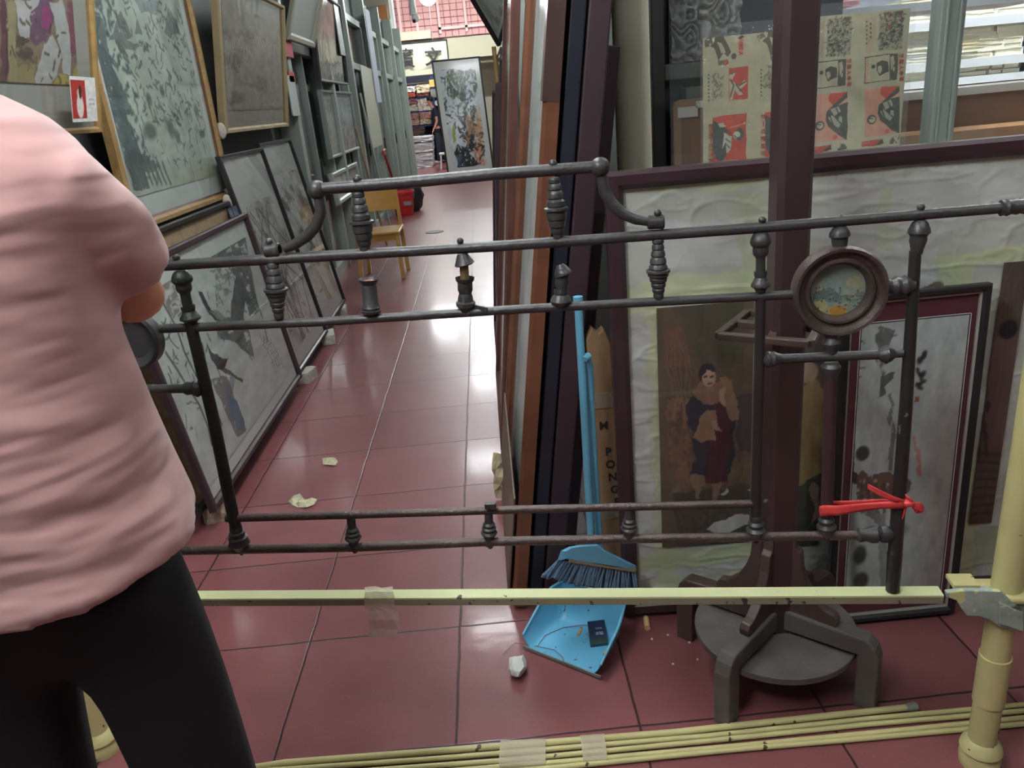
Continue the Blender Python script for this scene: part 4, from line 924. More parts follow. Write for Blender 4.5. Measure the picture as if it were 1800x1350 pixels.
def p_lady3(c):
    c.a[:] = np.array((98, 80, 62))/255; c.blend(c.fbm(4, 6), (74, 64, 50), .7); P = c.poly
    P([(1706, 470), (1800, 460), (1800, 560), (1706, 575)], (104, 84, 72), .7)
    P([(1740, 600), (1770, 590), (1800, 600), (1800, 800), (1735, 790)], (112, 78, 70), .8); c.ellp(1772, 580, 16, 18, (30, 32, 36), 1)
    for k in range(9): c.line([(1722+k*7, 535), (1722+k*7, 580)], .004, (70, 52, 44), .6)
    P([(1704, 752), (1738, 746), (1738, 762), (1706, 766)], (46, 60, 72), .9); P([(1732, 705), (1740, 705), (1738, 770), (1731, 770)], (60, 50, 44), .9)
    for a in ([(1708, 768), (1712, 800)], [(1722, 766), (1722, 810)], [(1734, 764), (1734, 800)]): c.line(a, .006, (50, 40, 34), .8)
    for k in range(8): c.line([(1700, 800+k*15), (1730, 796+k*15), (1770, 802+k*14)], .008, (56, 50, 42), .6)
printq('print', 'print with a blue seated stool and figure', 1703, 1810, 458, 922, p_lady3, 63, 220)

# small black framed picture standing in front
Y2 = 1.815
a = onY(1451, 1066, Y2); b = onY(1672, 1060, Y2); tt = onY(1672, 505, Y2)
def p_river(c):
    c.a[:] = np.array((192, 200, 198))/255; c.blend(c.fbm(3, 5), (160, 170, 170), .5); D = (92, 98, 96); P = c.poly
    c.blend(np.clip((c.X-.62)*4, 0, 1)*np.clip((.9-c.Y)*3, 0, 1), (164, 156, 150), .8)
    P([(1492, 590), (1520, 588), (1500, 700), (1492, 700)], (140, 150, 146), .8); P([(1508, 590), (1528, 590), (1505, 660), (1494, 700), (1494, 660)], D, .8, rough=.05)
    P([(1543, 580), (1568, 578), (1566, 610), (1552, 660), (1548, 690), (1543, 640)], (106, 110, 108), .9, rough=.2)
    P([(1545, 660), (1572, 657), (1568, 668), (1552, 680), (1557, 690), (1546, 700)], D, .9); P([(1561, 695), (1566, 690), (1572, 760), (1564, 830), (1556, 828), (1560, 750)], (116, 120, 118), .9, rough=.25)
    c.ellp(1517, 797, 14, 15, (58, 62, 60), .95, .3); P([(1494, 760), (1510, 770), (1506, 830), (1494, 850)], (84, 86, 82), .9, rough=.2); P([(1494, 820), (1510, 830), (1508, 850), (1494, 846)], (56, 58, 56), .9)
    P([(1508, 838), (1520, 825), (1530, 838), (1545, 832), (1560, 830), (1580, 836), (1600, 840), (1606, 862), (1590, 872), (1560, 876), (1530, 880), (1508, 880)], (112, 84, 72), .9, rough=.25)
    for k in range(6): c.line([(1514+k*13, 850), (1516+k*13, 900)], .007, (96, 76, 66), .8)
    P([(1606, 760), (1611, 760), (1614, 840), (1608, 840)], (206, 120, 106), .7)
    P([(1508, 890), (1560, 895), (1550, 915), (1520, 905)], (120, 110, 104), .8, rough=.2); c.line([(1498, 900), (1502, 1040)], .02, (110, 110, 106), .8)
    c.ellp(1512, 975, 14, 20, (56, 60, 56), .9, .4); c.ellp(1514, 1020, 16, 18, (62, 66, 60), .9, .4); P([(1546, 900), (1560, 900), (1562, 1050), (1550, 1050)], (140, 142, 140), .7)
    c.ellp(1590, 930, 10, 12, (120, 124, 122), .5, .6)
    for k in range(5): c.line([(1540, 590+k*3), (1548+k, 590+k*3)], .004, D, .6)
    for k, (x, y) in enumerate(((1570, 591), (1515, 648), (1508, 664), (1502, 700))): c.line([(x-4, y), (x+6, y-1)], .004, D, .8)
    for yy in (633, 657, 680): strokes(c, 5, *(sorted((c.px(1613, yy)[0], c.px(1624, yy)[0]))), *(sorted((c.px(1613, yy+5)[1], c.px(1613, yy-5)[1]))), (44, 46, 46), .008, .014, al=.9)
    P([(1606, 695), (1616, 694), (1616, 705), (1606, 706)], (168, 84, 66), .9)
t, fr = framed('framed_picture', 'black framed river bridge painting with maroon mount, standing before the glazed panel', 'picture', (a.x, Y2, .01), (1, 0, 0), (0, .02, 1), b.x-a.x, tt.z-.01, .02, .026, m_black,
       p_river, 300, (.032, .024, .045, .058), M('maroon_mount', rgb(92, 44, 54), .7), GL, None, 64, fillet=M('silver_fillet', rgb(170, 168, 160), .4, .2), bg=(176, 184, 182))
O, U, W, N = fr; w_, h_ = b.x-a.x, tt.z-.01; e = .003
mb = MB(); q0, q1, q2, q3 = .052-e, w_-.044+e, .065-e, h_-.078+e
mb.ob(O, U, W, N, q0, q1, q2-.002, q2, .0095, .0105).ob(O, U, W, N, q0, q1, q3, q3+.002, .0095, .0105).ob(O, U, W, N, q0-.002, q0, q2, q3, .0095, .0105).ob(O, U, W, N, q1, q1+.002, q2, q3, .0095, .0105)
mb.build('white_bevel', m_white, t)

# ================================================================== STALL BEHIND THE PANEL
# window post and glass of the stall front
p0, p1 = onY(1634, 247, 2.34), onY(1675, 247, 2.34)
structure(MB().bx(p0.x, p1.x, 2.34, 2.40, 0, 3.1).bx(p0.x+.012, p0.x+.02, 2.332, 2.34, 0, 3.1).bx(p1.x-.022, p1.x-.012, 2.332, 2.34, 0, 3.1).build('window_1', m_alu, bevel=.003))
structure(MB().bx(.56, p0.x, 2.365, 2.37, .3, 3.0).build('window_2', glass_mat('stall_glass', rough=.01, film=.03, filmcol=(.8, .9, .9))))
structure(MB().bx(p1.x, 3.2, 2.365, 2.37, .3, 3.0).build('window_3', bpy.data.materials['stall_glass']))
# posters
def ptxt(c, pts, col, n, wd): pass
def p_postL(c):
    P = c.poly; c.a[:] = np.array((196, 190, 158))/255; c.blend(c.fbm(4, 5), (180, 172, 138), .4)
    for dx in (0, 92):
        dy = -.095*dx; S = lambda pts: [(x+dx, y+dy) for x, y in pts]
        G = (92, 88, 72); Rd = (198, 78, 58)
        P(S([(1237, 60), (1250, 59), (1254, 80), (1246, 82), (1240, 84)]), G, .8, rough=.05)
        P(S([(1258, 58), (1270, 55), (1273, 66), (1280, 80), (1286, 92), (1280, 100), (1272, 92), (1264, 108), (1256, 86), (1248, 82), (1256, 74)]), G, .95)
        P(S([(1260, 74), (1268, 76), (1276, 92), (1268, 94)]), (206, 200, 172), .9); c.ellp(1290+dx, 99+dy, 5, 6, G, 1, .2)
        P(S([(1262, 108), (1280, 104), (1282, 112), (1264, 116)]), (110, 108, 84), .9); P(S([(1274, 107), (1280, 106), (1281, 116), (1273, 115)]), Rd, .9)
        P(S([(1296, 54), (1312, 52), (1312, 80), (1298, 82)]), (190, 172, 142), .8); P(S([(1297, 70), (1308, 68), (1306, 98), (1299, 98)]), (224, 150, 120), .95); P(S([(1298, 66), (1304, 61), (1308, 64), (1300, 70)]), (70, 66, 56), .95)
        P(S([(1243, 124), (1272, 120), (1272, 180), (1245, 184)]), (186, 182, 154), .9); strokes(c, 26, *sorted((c.px(1252+dx, 150)[0], c.px(1270+dx, 150)[0])), *sorted((c.px(1260, 178+dy)[1], c.px(1260, 134+dy)[1])), (120, 114, 92), .006, .03)
        for k in range(8): c.ellp(1246+dx, 132+k*6.4+dy, 1.5, 1.8, (60, 56, 46), .95, .4)
        P(S([(1281, 120), (1315, 116), (1315, 173), (1282, 178)]), Rd, 1)
        P(S([(1282, 132), (1290, 124), (1292, 130), (1286, 142), (1294, 146), (1300, 152), (1308, 140), (1313, 146), (1308, 152), (1300, 158), (1306, 166), (1298, 168), (1292, 158), (1288, 176), (1283, 177)]), (204, 196, 166), .95)
        for q in ([(1284, 170), (1290, 150), (1284, 140)], [(1294, 148), (1302, 160)], [(1300, 150), (1310, 144)], [(1286, 130), (1290, 127)]): c.line(S(q), .006, (66, 70, 60), .9)
        P(S([(1252, 206), (1312, 199), (1312, 279), (1253, 285)]), Rd, 1)
        P(S([(1253, 210), (1262, 216), (1270, 222), (1278, 226), (1284, 232), (1286, 240), (1286, 250), (1282, 262), (1276, 276), (1270, 284), (1260, 280), (1253, 262)]), (76, 82, 74), 1)
        P(S([(1262, 218), (1272, 216), (1276, 222), (1266, 224)]), (200, 200, 180), .9); P(S([(1272, 232), (1286, 240), (1285, 262), (1278, 270), (1276, 250), (1270, 262), (1272, 244)]), (206, 204, 182), .95)
        for q in ([(1276, 244), (1284, 250)], [(1275, 252), (1283, 260)], [(1272, 262), (1276, 272)], [(1258, 244), (1262, 244)], [(1257, 262), (1264, 256)]): c.line(S(q), .005, (76, 82, 74), .95)
        P(S([(1278, 230), (1284, 228), (1284, 240), (1279, 238)]), (176, 62, 50), .9)
        c.ellp(1300+dx, 236+dy, 9, 12, (84, 88, 78), 1, .2); c.ellp(1295+dx, 237+dy, 7, 7, (210, 208, 186), 1, .2); c.line(S([(1290, 238), (1296, 242), (1304, 240)]), .005, (76, 82, 74), .9); c.line(S([(1285, 224), (1310, 217)]), .006, (220, 150, 130), .95)
def p_postR(c):
    P = c.poly; c.a[:] = np.array((196, 192, 162))/255; c.blend(c.fbm(4, 5), (184, 178, 146), .4)
    P([(1410, 30), (1416, 30), (1412, 275), (1406, 275)], (176, 166, 128), .7)
    for dx in (0, 91):
        dy = -.118*dx; S = lambda pts: [(x+dx, y+dy) for x, y in pts]; G = (86, 84, 70); Rd = (200, 82, 62)
        P(S([(1430, 42), (1449, 39), (1447, 102), (1430, 104)]), (192, 172, 142), .8)
        for k in range(6): c.ellp(1432.5+dx, 49+k*7.6+dy, 1.6, 2, (70, 62, 50), .95, .4)
        for k in range(4): c.ellp(1439.5+dx, 53+k*7.6+dy, 1.8, 2.2, (70, 62, 50), .95, .4)
        P(S([(1455, 34), (1498, 28), (1495, 97), (1453, 102)]), (168, 166, 138), .95)
        u0, u1 = sorted((c.px(1456+dx, 60)[0], c.px(1495+dx, 60)[0])); v0, v1 = sorted((c.px(1470+dx, 98+dy)[1], c.px(1470+dx, 34+dy)[1]))
        strokes(c, 120, u0, u1, v0, v1, G, .0045, .022, al=.75); strokes(c, 30, u0, u1, v0, v1, (60, 58, 48), .006, .01); strokes(c, 5, u0, u1, v0+(v1-v0)*.5, v1, Rd, .005, .03, 1.57)
        c.ellp(1490+dx, 33+dy, 8, 4, G, .9, .4)
        P(S([(1429, 111), (1488, 104), (1486, 150), (1428, 158)]), (60, 58, 46), 1); P(S([(1430, 112.5), (1487, 105.5), (1485, 149), (1429.5, 156.5)]), (198, 192, 160), 1)
        P(S([(1430, 112.5), (1436, 112), (1435, 155), (1430, 156)]), (214, 160, 130), .8); P(S([(1473, 107), (1487, 105.5), (1485, 149), (1473, 150)]), G, .95)
        P(S([(1474, 112), (1480, 108), (1482, 122), (1476, 134)]), (198, 192, 160), .9); c.ellp(1480+dx, 132+dy, 2, 5, (198, 192, 160), .9, .3)
        P(S([(1450, 122), (1460, 117), (1470, 120), (1472, 136), (1462, 140), (1455, 144), (1450, 134)]), (80, 78, 64), .95); c.ellp(1444+dx, 128+dy, 4, 4, (76, 72, 60), 1, .3); P(S([(1452, 128), (1458, 126), (1460, 134), (1456, 140), (1452, 136)]), (204, 198, 168), .9)
        P(S([(1429, 168), (1490, 161), (1489, 245), (1429, 252)]), (216, 158, 134), 1)
        P(S([(1459, 164), (1490, 161), (1480, 172), (1466, 186), (1456, 176)]), Rd, 1)
        P(S([(1490, 162), (1490, 172), (1470, 186), (1453, 196), (1478, 172)]), (84, 86, 74), 1)
        P(S([(1453, 196), (1466, 186), (1490, 180), (1489, 246), (1478, 240), (1466, 230), (1456, 222), (1452, 210)]), (84, 86, 76), 1)
        P(S([(1460, 192), (1474, 186), (1478, 196), (1466, 204)]), (190, 188, 164), .9); P(S([(1456, 206), (1462, 202), (1478, 218), (1474, 224), (1462, 216)]), (190, 188, 164), .9); P(S([(1474, 204), (1480, 206), (1480, 216), (1474, 212)]), (190, 188, 164), .9)
        for q in ([(1458, 200), (1464, 218)], [(1470, 190), (1476, 204)], [(1480, 226), (1486, 236)]): c.line(S(q), .005, (60, 60, 52), .95)
        c.ellp(1441+dx, 221+dy, 9, 9, (70, 72, 62), 1, .2); c.ellp(1442+dx, 221+dy, 6, 6, (200, 186, 160), 1, .2); c.line(S([(1438, 219), (1443, 219)]), .005, (60, 56, 48), .9); c.ellp(1468+dx, 241+dy, 5, 5, Rd, .8, .4)
        P(S([(1424, 260), (1462, 254), (1456, 262), (1446, 268), (1424, 269)]), (196, 70, 54), 1)
        P(S([(1446, 266), (1460, 254), (1462, 262), (1454, 266)]), (66, 72, 66), .95); P(S([(1474, 252), (1490, 248), (1488, 262), (1472, 264)]), (80, 74, 62), .9, rough=.08)
        for k in range(3): c.ellp(1428+k*4+dx, 263+dy-k, .9, .9, (236, 220, 190), .9, .4)
YP = 2.30
def poster(lb, x0, x1, yt, yb, paint, seed, red, texts):
    a = onY(x0, yb, YP); b = onY(x1, yt, YP)
    O = V((a.x, YP, a.z)); o = art('poster_sheet', O, (1, 0, 0), (0, 0, 1), b.x-a.x, b.z-a.z, 520, paint, None, seed, warp=.006, tex=.15); tagobj(o, lb, 'poster')
    ORIG[o.name] = O
    k = MB().bx(a.x-.01, b.x+.01, YP-.012, YP-.010, a.z, b.z+.03); k.build('plastic_sleeve', PLAST, o)
    for chs, x, y, dy, sz, mt in texts:
        for n, ch in enumerate(chs):
            p = onY(x, y+dy*n, YP-.002)
            lettering('lettering', ch, p, (0, 0, -1), (1, 0, 0), sz, mt, o, bold=.0006)
    return o
poster('aged poster sheet of red and grey woodcut figures, hanging left of the plum post', 1236, 1440, 48, 330, p_postL, 70, m_redink,
       [('被帝国一切反动派', 1249, 222, 8.6, .0135, m_redink), ('将一切献给敌', 1341, 205, 13.0, .0145, m_redink), ('图文红人', 1302, 73, 7.0, .0105, m_redink)])
poster('aged poster sheet with paired woodcut panels, hanging right of the plum post', 1413, 1601, 14, 315, p_postR, 71, m_redink,
       [('又胆人命革', 1492, 107, 10.2, .0125, m_redink), ('又胆人命革', 1584, 98, 10.2, .0125, m_redink)])
# carved cabinet
YC = 2.62
c0 = onY(1147, 290, YC); c1 = onY(1300, 290, YC)
t = thing('carved_cabinet', 'dark navy cabinet with a grey carved relief panel, left of the posters', 'cabinet', (c0.x, YC, 0))
MB().bx(c0.x, c0.x+.04, YC-.03, YC+.3, 0, 2.3).build('side_post', M('grey_black_post', rgb(54, 54, 56), .5), t, bevel=.003)
MB().bx(c0.x+.04, c0.x+.62, YC+.02, YC+.3, 0, 2.3).build('body', m_navy, t)
r0 = onY(1177, 112, YC); r1 = onY(1233, 0, YC)
def cdisp(c):
    a = c.fbm(3, 9, 2); return np.abs(np.sin(a*17))**.7*.03+np.abs(np.sin(c.fbm(5, 14, 2)*14))*.008
def ccol(c):
    c.a[:] = np.array((156, 156, 156))/255; c.blend(c.fbm(8, 20), (120, 122, 124), .6)
art('carved_relief', V((r0.x, YC+.0, r0.z)), (1, 0, 0), (0, 0, 1), .22, 2.2-r0.z, 220, ccol, t, 72, cdisp)
MB().bx(c0.x+.04, c0.x+.62, YC-.03, YC+.02, r0.z-.05, r0.z-.002).bx(c0.x+.1, c0.x+.62, YC-.05, YC+.02, r0.z-.115, r0.z-.075).build('moulding', M('grey_ledge', rgb(92, 94, 94), .5, var=.3, vscale=10), t, bevel=.003)
r0 = onY(1183, 288, YC-.08); r1 = onY(1200, 175, YC-.08)
t = thing('chair_back_board', 'tan wooden rounded board leaning in front of the carved cabinet', 'board', (r0.x+.1, YC-.1, .9))
mb = MB(); pr = [(0, -.4), (0, r1.z-r0.z-.02), (.006, r1.z-r0.z-.006), (.02, r1.z-r0.z), (.3, r1.z-r0.z), (.3, -.4)]
mb.prism(pr, V((r0.x, YC-.07, r0.z)), (1, 0, 0), (0, 0, 1), (0, -1, 0), .02); mb.build('board', M('tan_plywood', rgb(136, 100, 76), .6, var=.2, vscale=6, stretch=(1, 1, .2)), t)
MB().prism([(0, -.4), (0, r1.z-r0.z-.02), (.006, r1.z-r0.z-.006), (.02, r1.z-r0.z), (.3, r1.z-r0.z), (.3, r1.z-r0.z-.022), (.03, r1.z-r0.z-.022), (.024, r1.z-r0.z-.03), (.024, -.4)], V((r0.x, YC-.09, r0.z)), (1, 0, 0), (0, 0, 1), (0, -1, 0), .008).build('edge_trim', M('tan_edge', rgb(160, 126, 96), .6), t)
for k, (x0, x1, y0, y1) in enumerate(((1193, 1228, 186, 208), (1225, 1240, 176, 190))):
    a = onY(x0, y1, YC-.11); b = onY(x1, y0, YC-.11); MB().bx(a.x, b.x, YC-.1005, YC-.099, a.z, b.z).build('white_label', m_white, t)
# stall counter and shelves with books
YB = 3.2
a = onY(1560, 155, YB); b = onY(1800, 140, YB); zc = onY(1700, 155, YB).z
t = thing('wooden_counter', 'brown wooden counter behind the window, below the book shelves', 'counter', (2.3, YB, 0))
MB().bx(1.2, 3.6, YB+.14, YB+.5, .85, zc-.03).build('front_panel', M('counter_brown', rgb(120, 88, 68), .6, var=.3, vscale=5, stretch=(.3, 1, 1)), t)
MB().bx(1.2, 3.6, YB-.06, YB+.14, .85, onY(1750, 222, YB).z).build('lower_ledge', M('tan_ledge', rgb(164, 122, 82), .6, var=.2), t)
MB().bx(1.2, 3.6, YB+.1, YB+.5, zc-.03, zc).build('top', M('grey_counter_top', rgb(150, 146, 140), .5), t)
for x in (1.95, 2.35, 2.8): MB().bx(x, x+.03, YB+.12, YB+.145, .85, zc-.03).build('stile', M('counter_stile', rgb(138, 104, 82), .6), t)
YS2 = 3.55
m_shelf = M('white_shelf_edge', rgb(216, 222, 226), .5)
t = thing('book_shelf', 'white metal shelving packed with stacked books inside the stall', 'shelf', (2.3, YS2+.2, zc))
zA = onY(1750, 28, YS2).z; zB = onY(1760, 98, YS2).z; zC2 = zc+.005
for z in (zA, zB): MB().bx(1.3, 3.6, YS2-.02, YS2+.4, z-.035, z).build('shelf_board', m_shelf, t)
MB().bx(1.3, 3.6, YS2-.02, YS2+.4, zC2, zC2+.03).build('shelf_board', m_shelf, t)
MB().bx(1.3, 3.6, YS2+.4, YS2+.42, zc, 2.6).build('back_panel', M('shelf_back', rgb(112, 116, 124), .7), t)
for x in (1.32, onY(1640, 60, YS2).x, 3.5): MB().bx(x, x+.04, YS2, YS2+.04, zC2, 2.6).build('upright', m_shelf, t)
BC = [rgb(232, 228, 206), rgb(222, 220, 206), rgb(240, 238, 226), rgb(206, 198, 176), rgb(150, 138, 128), rgb(190, 196, 204), rgb(120, 112, 108), rgb(226, 214, 180)]
def bookproto(i):
    t = MB(); t.bx(-.5, .5, -.5, .5, 0, .12).bx(-.5, .5, -.5, .5, .88, 1).bx(.44, .5, -.5, .5, .1, .9); t.m = 1; t.bx(-.49, .45, -.48, .48, .11, .89)
    return [t.v, t.f, t.mi]
bv, bf, bmi = bookproto(0)
bookm = []
for i, c_ in enumerate(BC):
    me = bpy.data.meshes.new('book'); me.from_pydata(bv, [], bf)
    me.materials.append(M('book_cover', c_, .6)); me.materials.append(M('book_pages', rgb(238, 232, 206), .8, var=.1, vscale=1, stretch=(1, 1, 60))); me.polygons.foreach_set('material_index', bmi); bookm.append(me)
ordn = ['lowest', 'second', 'third', 'fourth', 'fifth', 'sixth', 'seventh', 'eighth', 'ninth', 'tenth']
def bstack(x, z, w, n, hh, y, lb, seed, cols=None, grp='books stacked flat on the stall shelves'):
    r = random.Random(seed)
    for k in range(n):
        i = r.choice(cols) if cols else r.randrange(len(BC)); th = hh*r.uniform(.7, 1.25)
        o = bpy.data.objects.new('book', bookm[i]); SC.collection.objects.link(o)
        o.location = (x+r.uniform(-.006, .006), y+.11, z); o.scale = (w*r.uniform(.9, 1.0), .2, th); o.rotation_euler = (0, 0, r.uniform(-.08, .08)); z += th
        cn = ['cream', 'off-white', 'white', 'tan', 'brown', 'pale blue', 'dark', 'yellowish'][i]
        tagobj(o, '%s book, %s in %s' % (cn, ordn[k]+(' from bottom' if k else ''), lb), 'book', grp)
xs = lambda px, Y=YS2: onY(px, 60, Y).x
bstack(xs(1714), zA, .20, 6, .020, YS2, 'the pile right of window post, top shelf', 1, [0, 2, 3, 5, 1]); bstack(xs(1741), zA, .13, 5, .024, YS2, 'the second pile right of window post, top shelf', 2, [0, 1, 2])
bstack(xs(1785), zA, .15, 4, .03, YS2, 'the top shelf pile at the right edge', 3, [2, 6])
bstack(xs(1714), zB, .20, 9, .017, YS2, 'the tall middle shelf pile beside window post', 4, [2, 0, 7, 4, 3]); bstack(xs(1747), zB, .13, 4, .024, YS2, 'the short central pile on the middle shelf', 5, [2, 1])
bstack(xs(1757), zB+.1, .10, 2, .03, YS2, 'the raised pile at the middle shelf centre', 6, [3, 6]) if False else None
bstack(xs(1781), zB, .13, 6, .024, YS2, 'the middle shelf pile at the right edge', 7, [1, 2, 0])
bstack(xs(1714), zC2+.03, .20, 5, .022, YS2, 'the brownish bottom shelf pile beside window post', 8, [4, 6, 3]); bstack(xs(1748), zC2+.03, .14, 3, .022, YS2, 'the low central pile on the bottom shelf', 9, [6, 4])
bstack(xs(1778), zC2+.03, .14, 3, .024, YS2, 'the bottom shelf pile at the right edge', 10, [4, 6, 1])
bstack(xs(1615), zB, .16, 8, .02, YS2, 'the middle shelf pile left of window post', 11, [1, 2, 5]); bstack(xs(1615), zC2+.03, .16, 5, .022, YS2, 'the bottom shelf pile left of window post', 12, [1, 2, 5])
bstack(xs(1615), zA, .16, 5, .022, YS2, 'the top shelf pile left of window post', 13, [1, 2, 5])
# books seen above the poster sheets
m_pinkb = M('pink_book', rgb(206, 96, 116), .6)
for k, (x0, x1, y0, y1, mt, lb) in enumerate([(1416, 1476, 10, 22, m_pinkb, 'pink bound ledger lying above the right poster sheet'), (1418, 1478, 2, 10, m_white, 'white ledger lying on the pink one'),
        (1478, 1512, 2, 12, M('dusty_pink', rgb(190, 130, 134), .6), 'dusty pink ledger beside the pink one'), (1325, 1352, 2, 12, m_white, 'white book lying above the left poster sheet'), (1325, 1352, 13, 22, M('b9', rgb(226, 222, 206), .6), 'cream book beneath the white one above the left poster sheet')]):
    a = onY(x0, y1, 2.96); b = onY(x1, y0, 2.96)
    tagobj(MB().bx(a.x, b.x, 2.96, 3.16, onY(x0, y1, 2.96).z, onY(x0, y0, 2.96).z).build('ledger_book', mt, bevel=.003), lb, 'book')
t = thing('rack_shelf', 'grey steel shelf rail behind the top of the poster sheets', 'shelf', (1.4, 3.0, 1.5))
zz = onY(1416, 23, 2.96).z
MB().bx(.95, 2.05, 2.94, 3.2, zz-.03, zz-.001).build('board', m_shelf, t); MB().bx(onY(1312, 10, 2.9).x, onY(1325, 10, 2.9).x, 2.86, 2.9, .85, 2.3).build('upright', m_shelf, t)

# ================================================================== COAT STAND
SX, SY = .646, 1.655
t = thing('coat_stand', 'dark wooden coat stand with curved brackets and round lower shelf', 'coat stand', (SX, SY, 0))
stand = t
hp = .0375; ch = .012
oct_ = [(-hp+ch, -hp), (hp-ch, -hp), (hp, -hp+ch), (hp, hp-ch), (hp-ch, hp), (-hp+ch, hp), (-hp, hp-ch), (-hp, -hp+ch)]
MB().prism(oct_, (SX, SY, .10), (1, 0, 0), (0, 1, 0), (0, 0, 1), 1.85).build('post', m_post, t, bevel=.001)
MB().tube([(SX, SY, .128), (SX, SY, .146)], .205, 48).build('round_shelf', m_dust, t, bevel=.002)
feet = [(.468, 1.495), (.828, 1.50), (.455, 1.825), (.838, 1.795)]
for fx, fy in feet:
    d = V((fx-SX, fy-SY, 0)); L = d.length; d.normalize(); sdir = V((-d.y, d.x, 0))
    k = MB(); tw = .022
    prof = [(.02, .155), (L-.028, .155), (L-.028, 0), (L+.022, 0), (L+.022, .155), (L+.012, .185), (L-.008, .205), (.02, .215)]
    k.prism(prof, V((SX, SY, 0))-sdir*tw, d, (0, 0, 1), sdir, 2*tw)
    k.build('leg', m_dust if fy < 1.6 else m_wal, t, bevel=.005)
    br = [(.03, .212), (.155, .20), (.160, .225), (.150, .24), (.128, .245), (.10, .27), (.078, .31), (.066, .345), (.062, .39), (.05, .40), (.046, .43), (.03, .43)]
    k = MB(); k.prism(br, V((SX, SY, 0))-sdir*.013, d, (0, 0, 1), sdir, .026); k.build('curved_bracket', m_wal, t, bevel=.003)
zr = .955; rz = lambda x, y: onZ(x, y, zr)
A, B, Cc, D = rz(1263, 590), rz(1424, 604), rz(1437, 580), rz(1315, 549)
for n, (p, q) in enumerate(((A, B), (B, Cc), (A, D), (rz(1296, 568), rz(1345, 573)), (rz(1392, 568), Cc), (rz(1355, 598), rz(1368, 572)), (D, rz(1345, 552)), (rz(1392, 562), rz(1438, 566)))):
    MB().bar(p, q, .019, .017).build('umbrella_rail', m_wal, t, bevel=.003)
for a in (45, 135, 225, 315):
    ca, sa = math.cos(math.radians(a)), math.sin(math.radians(a))
    MB().tube([(SX+ca*r_, SY+sa*r_, z) for r_, z in ((.03, 1.74), (.10, 1.76), (.15, 1.80), (.16, 1.85))], [.012, .011, .010, .012], 10).build('coat_hook', m_wal, t, smooth=True)
MB().ball((SX, SY, 1.98), .05).build('finial', m_wal, t, smooth=True)

# ================================================================== BROOM AND DUSTPAN
t = thing('broom', 'sky blue broom with grey-blue bristles leaning upright beside the dustpan', 'broom', (.2, 2.0, 0))
YBm = 1.875
hb = onY(1040, 965, YBm); ht = onY(1016, 524, YBm)
MB().tube([hb, hb.lerp(ht, .55), ht], .0105, 14).build('handle', m_blue, t, smooth=True)
MB().tube([hb.lerp(ht, .98), ht+V((0, 0, .004))], .0125, 14).build('handle_cap', m_blue, t, smooth=True)
B_ = lambda x, y, dy=0: onY(x, y, YBm-.01+dy)
top = [(980, 985), (986, 968), (1000, 961), (1020, 958), (1050, 956), (1062, 966), (1090, 980), (1118, 994), (1118, 1003), (1075, 998), (1020, 988), (990, 982)]
mb = MB(); n = len(top)
for dy, sc in ((-.022, .96), (-.03, .85), (.022, .96), (.03, .85)): pass
cx_ = sum(x for x, y in top)/n; cy_ = sum(y for x, y in top)/n
for dy, s_ in ((-.026, .86), (-.018, 1), (.018, 1), (.026, .86)):
    for x, y in top: mb.v.append(tuple(B_(cx_+(x-cx_)*s_, cy_+(y-cy_)*s_, dy)))
for r_ in range(3):
    for i in range(n): mb.f.append((r_*n+i, r_*n+(i+1) % n, (r_+1)*n+(i+1) % n, (r_+1)*n+i)); mb.mi.append(0)
mb.f += [tuple(range(n-1, -1, -1)), tuple(3*n+i for i in range(n))]; mb.mi += [0, 0]
head = mb.build('head', m_blue2, t, smooth=True)
MB().bar(B_(1000, 985, -.024), B_(1118, 1003, -.024), .004, .010).build('clamp_strip', M('rusty_strip', rgb(150, 136, 112), .5, .3), head)
mb = MB(); r = random.Random(5)
for i in range(26):
    f = i/25; bx_, by_ = 982+f*134, 984+f*20; ex, ey = 957+f*163+r.uniform(-2, 2), 1012+f*20+8*math.sin(f*3.1)+r.uniform(-2, 2)
    for dy in (-.016, 0, .016):
        p, q = B_(bx_, by_, dy), B_(ex+r.uniform(-2, 2), ey, dy*1.6); q.z = max(q.z, .004)
        for k in range(4):
            o = V((r.uniform(-.003, .003), r.uniform(-.003, .003), 0)); mb.tube([p+o*.4, p.lerp(q, .5)+o, q+o*2.2], [.0022, .0026, .0030], 5)
mb.build('bristles', m_bris, head, smooth=True)
# dustpan
t = thing('dustpan', 'sky blue plastic dustpan lying open on the red floor, holding litter', 'dustpan', (.12, 1.82, 0))
FL, FR = onZ(921, 1138, .004), onZ(1057, 1192, .004); BR, BL = onZ(1098, 1090, .03), onZ(985, 1050, .03)
ud = (FR-FL).normalized(); fd_ = V((-ud.y, ud.x, 0)); wd = (FR-FL).length
def PP(u, v, z): return FL+ud*(u*wd)+fd_*v+V((0, 0, z))
nu, nv = 24, 16; mb = MB(); 
def panz(u, v):
    e = max(0, abs(u-.5)*2-.74)/.26; g = max(0, (v-.15)/.055)
    side = (e**2.0)*(.040+.065*min(1, v/.15)); back = (max(0, g)**1.8)*.10 if v > .15 else 0
    return .004+v*.04+max(side, back)
for lay in (0, .003):
    for j in range(nv+1):
        for i in range(nu+1):
            u, v = i/nu, .205*(j/nv)**.8
            uu = u if v < .09 else .5+(u-.5)*(1-((v-.09)/.115)**2*.22)
            p = PP(uu, v, panz(u, v)-lay); mb.v.append(tuple((p.x, p.y, max(.001, p.z))))
q = (nu+1)*(nv+1); I = lambda i, j, l: l*q+j*(nu+1)+i
for j in range(nv):
    for i in range(nu):
        for l in (0, 1): mb.f.append((I(i, j, l), I(i+1, j, l), I(i+1, j+1, l), I(i, j+1, l))); mb.mi.append(0)
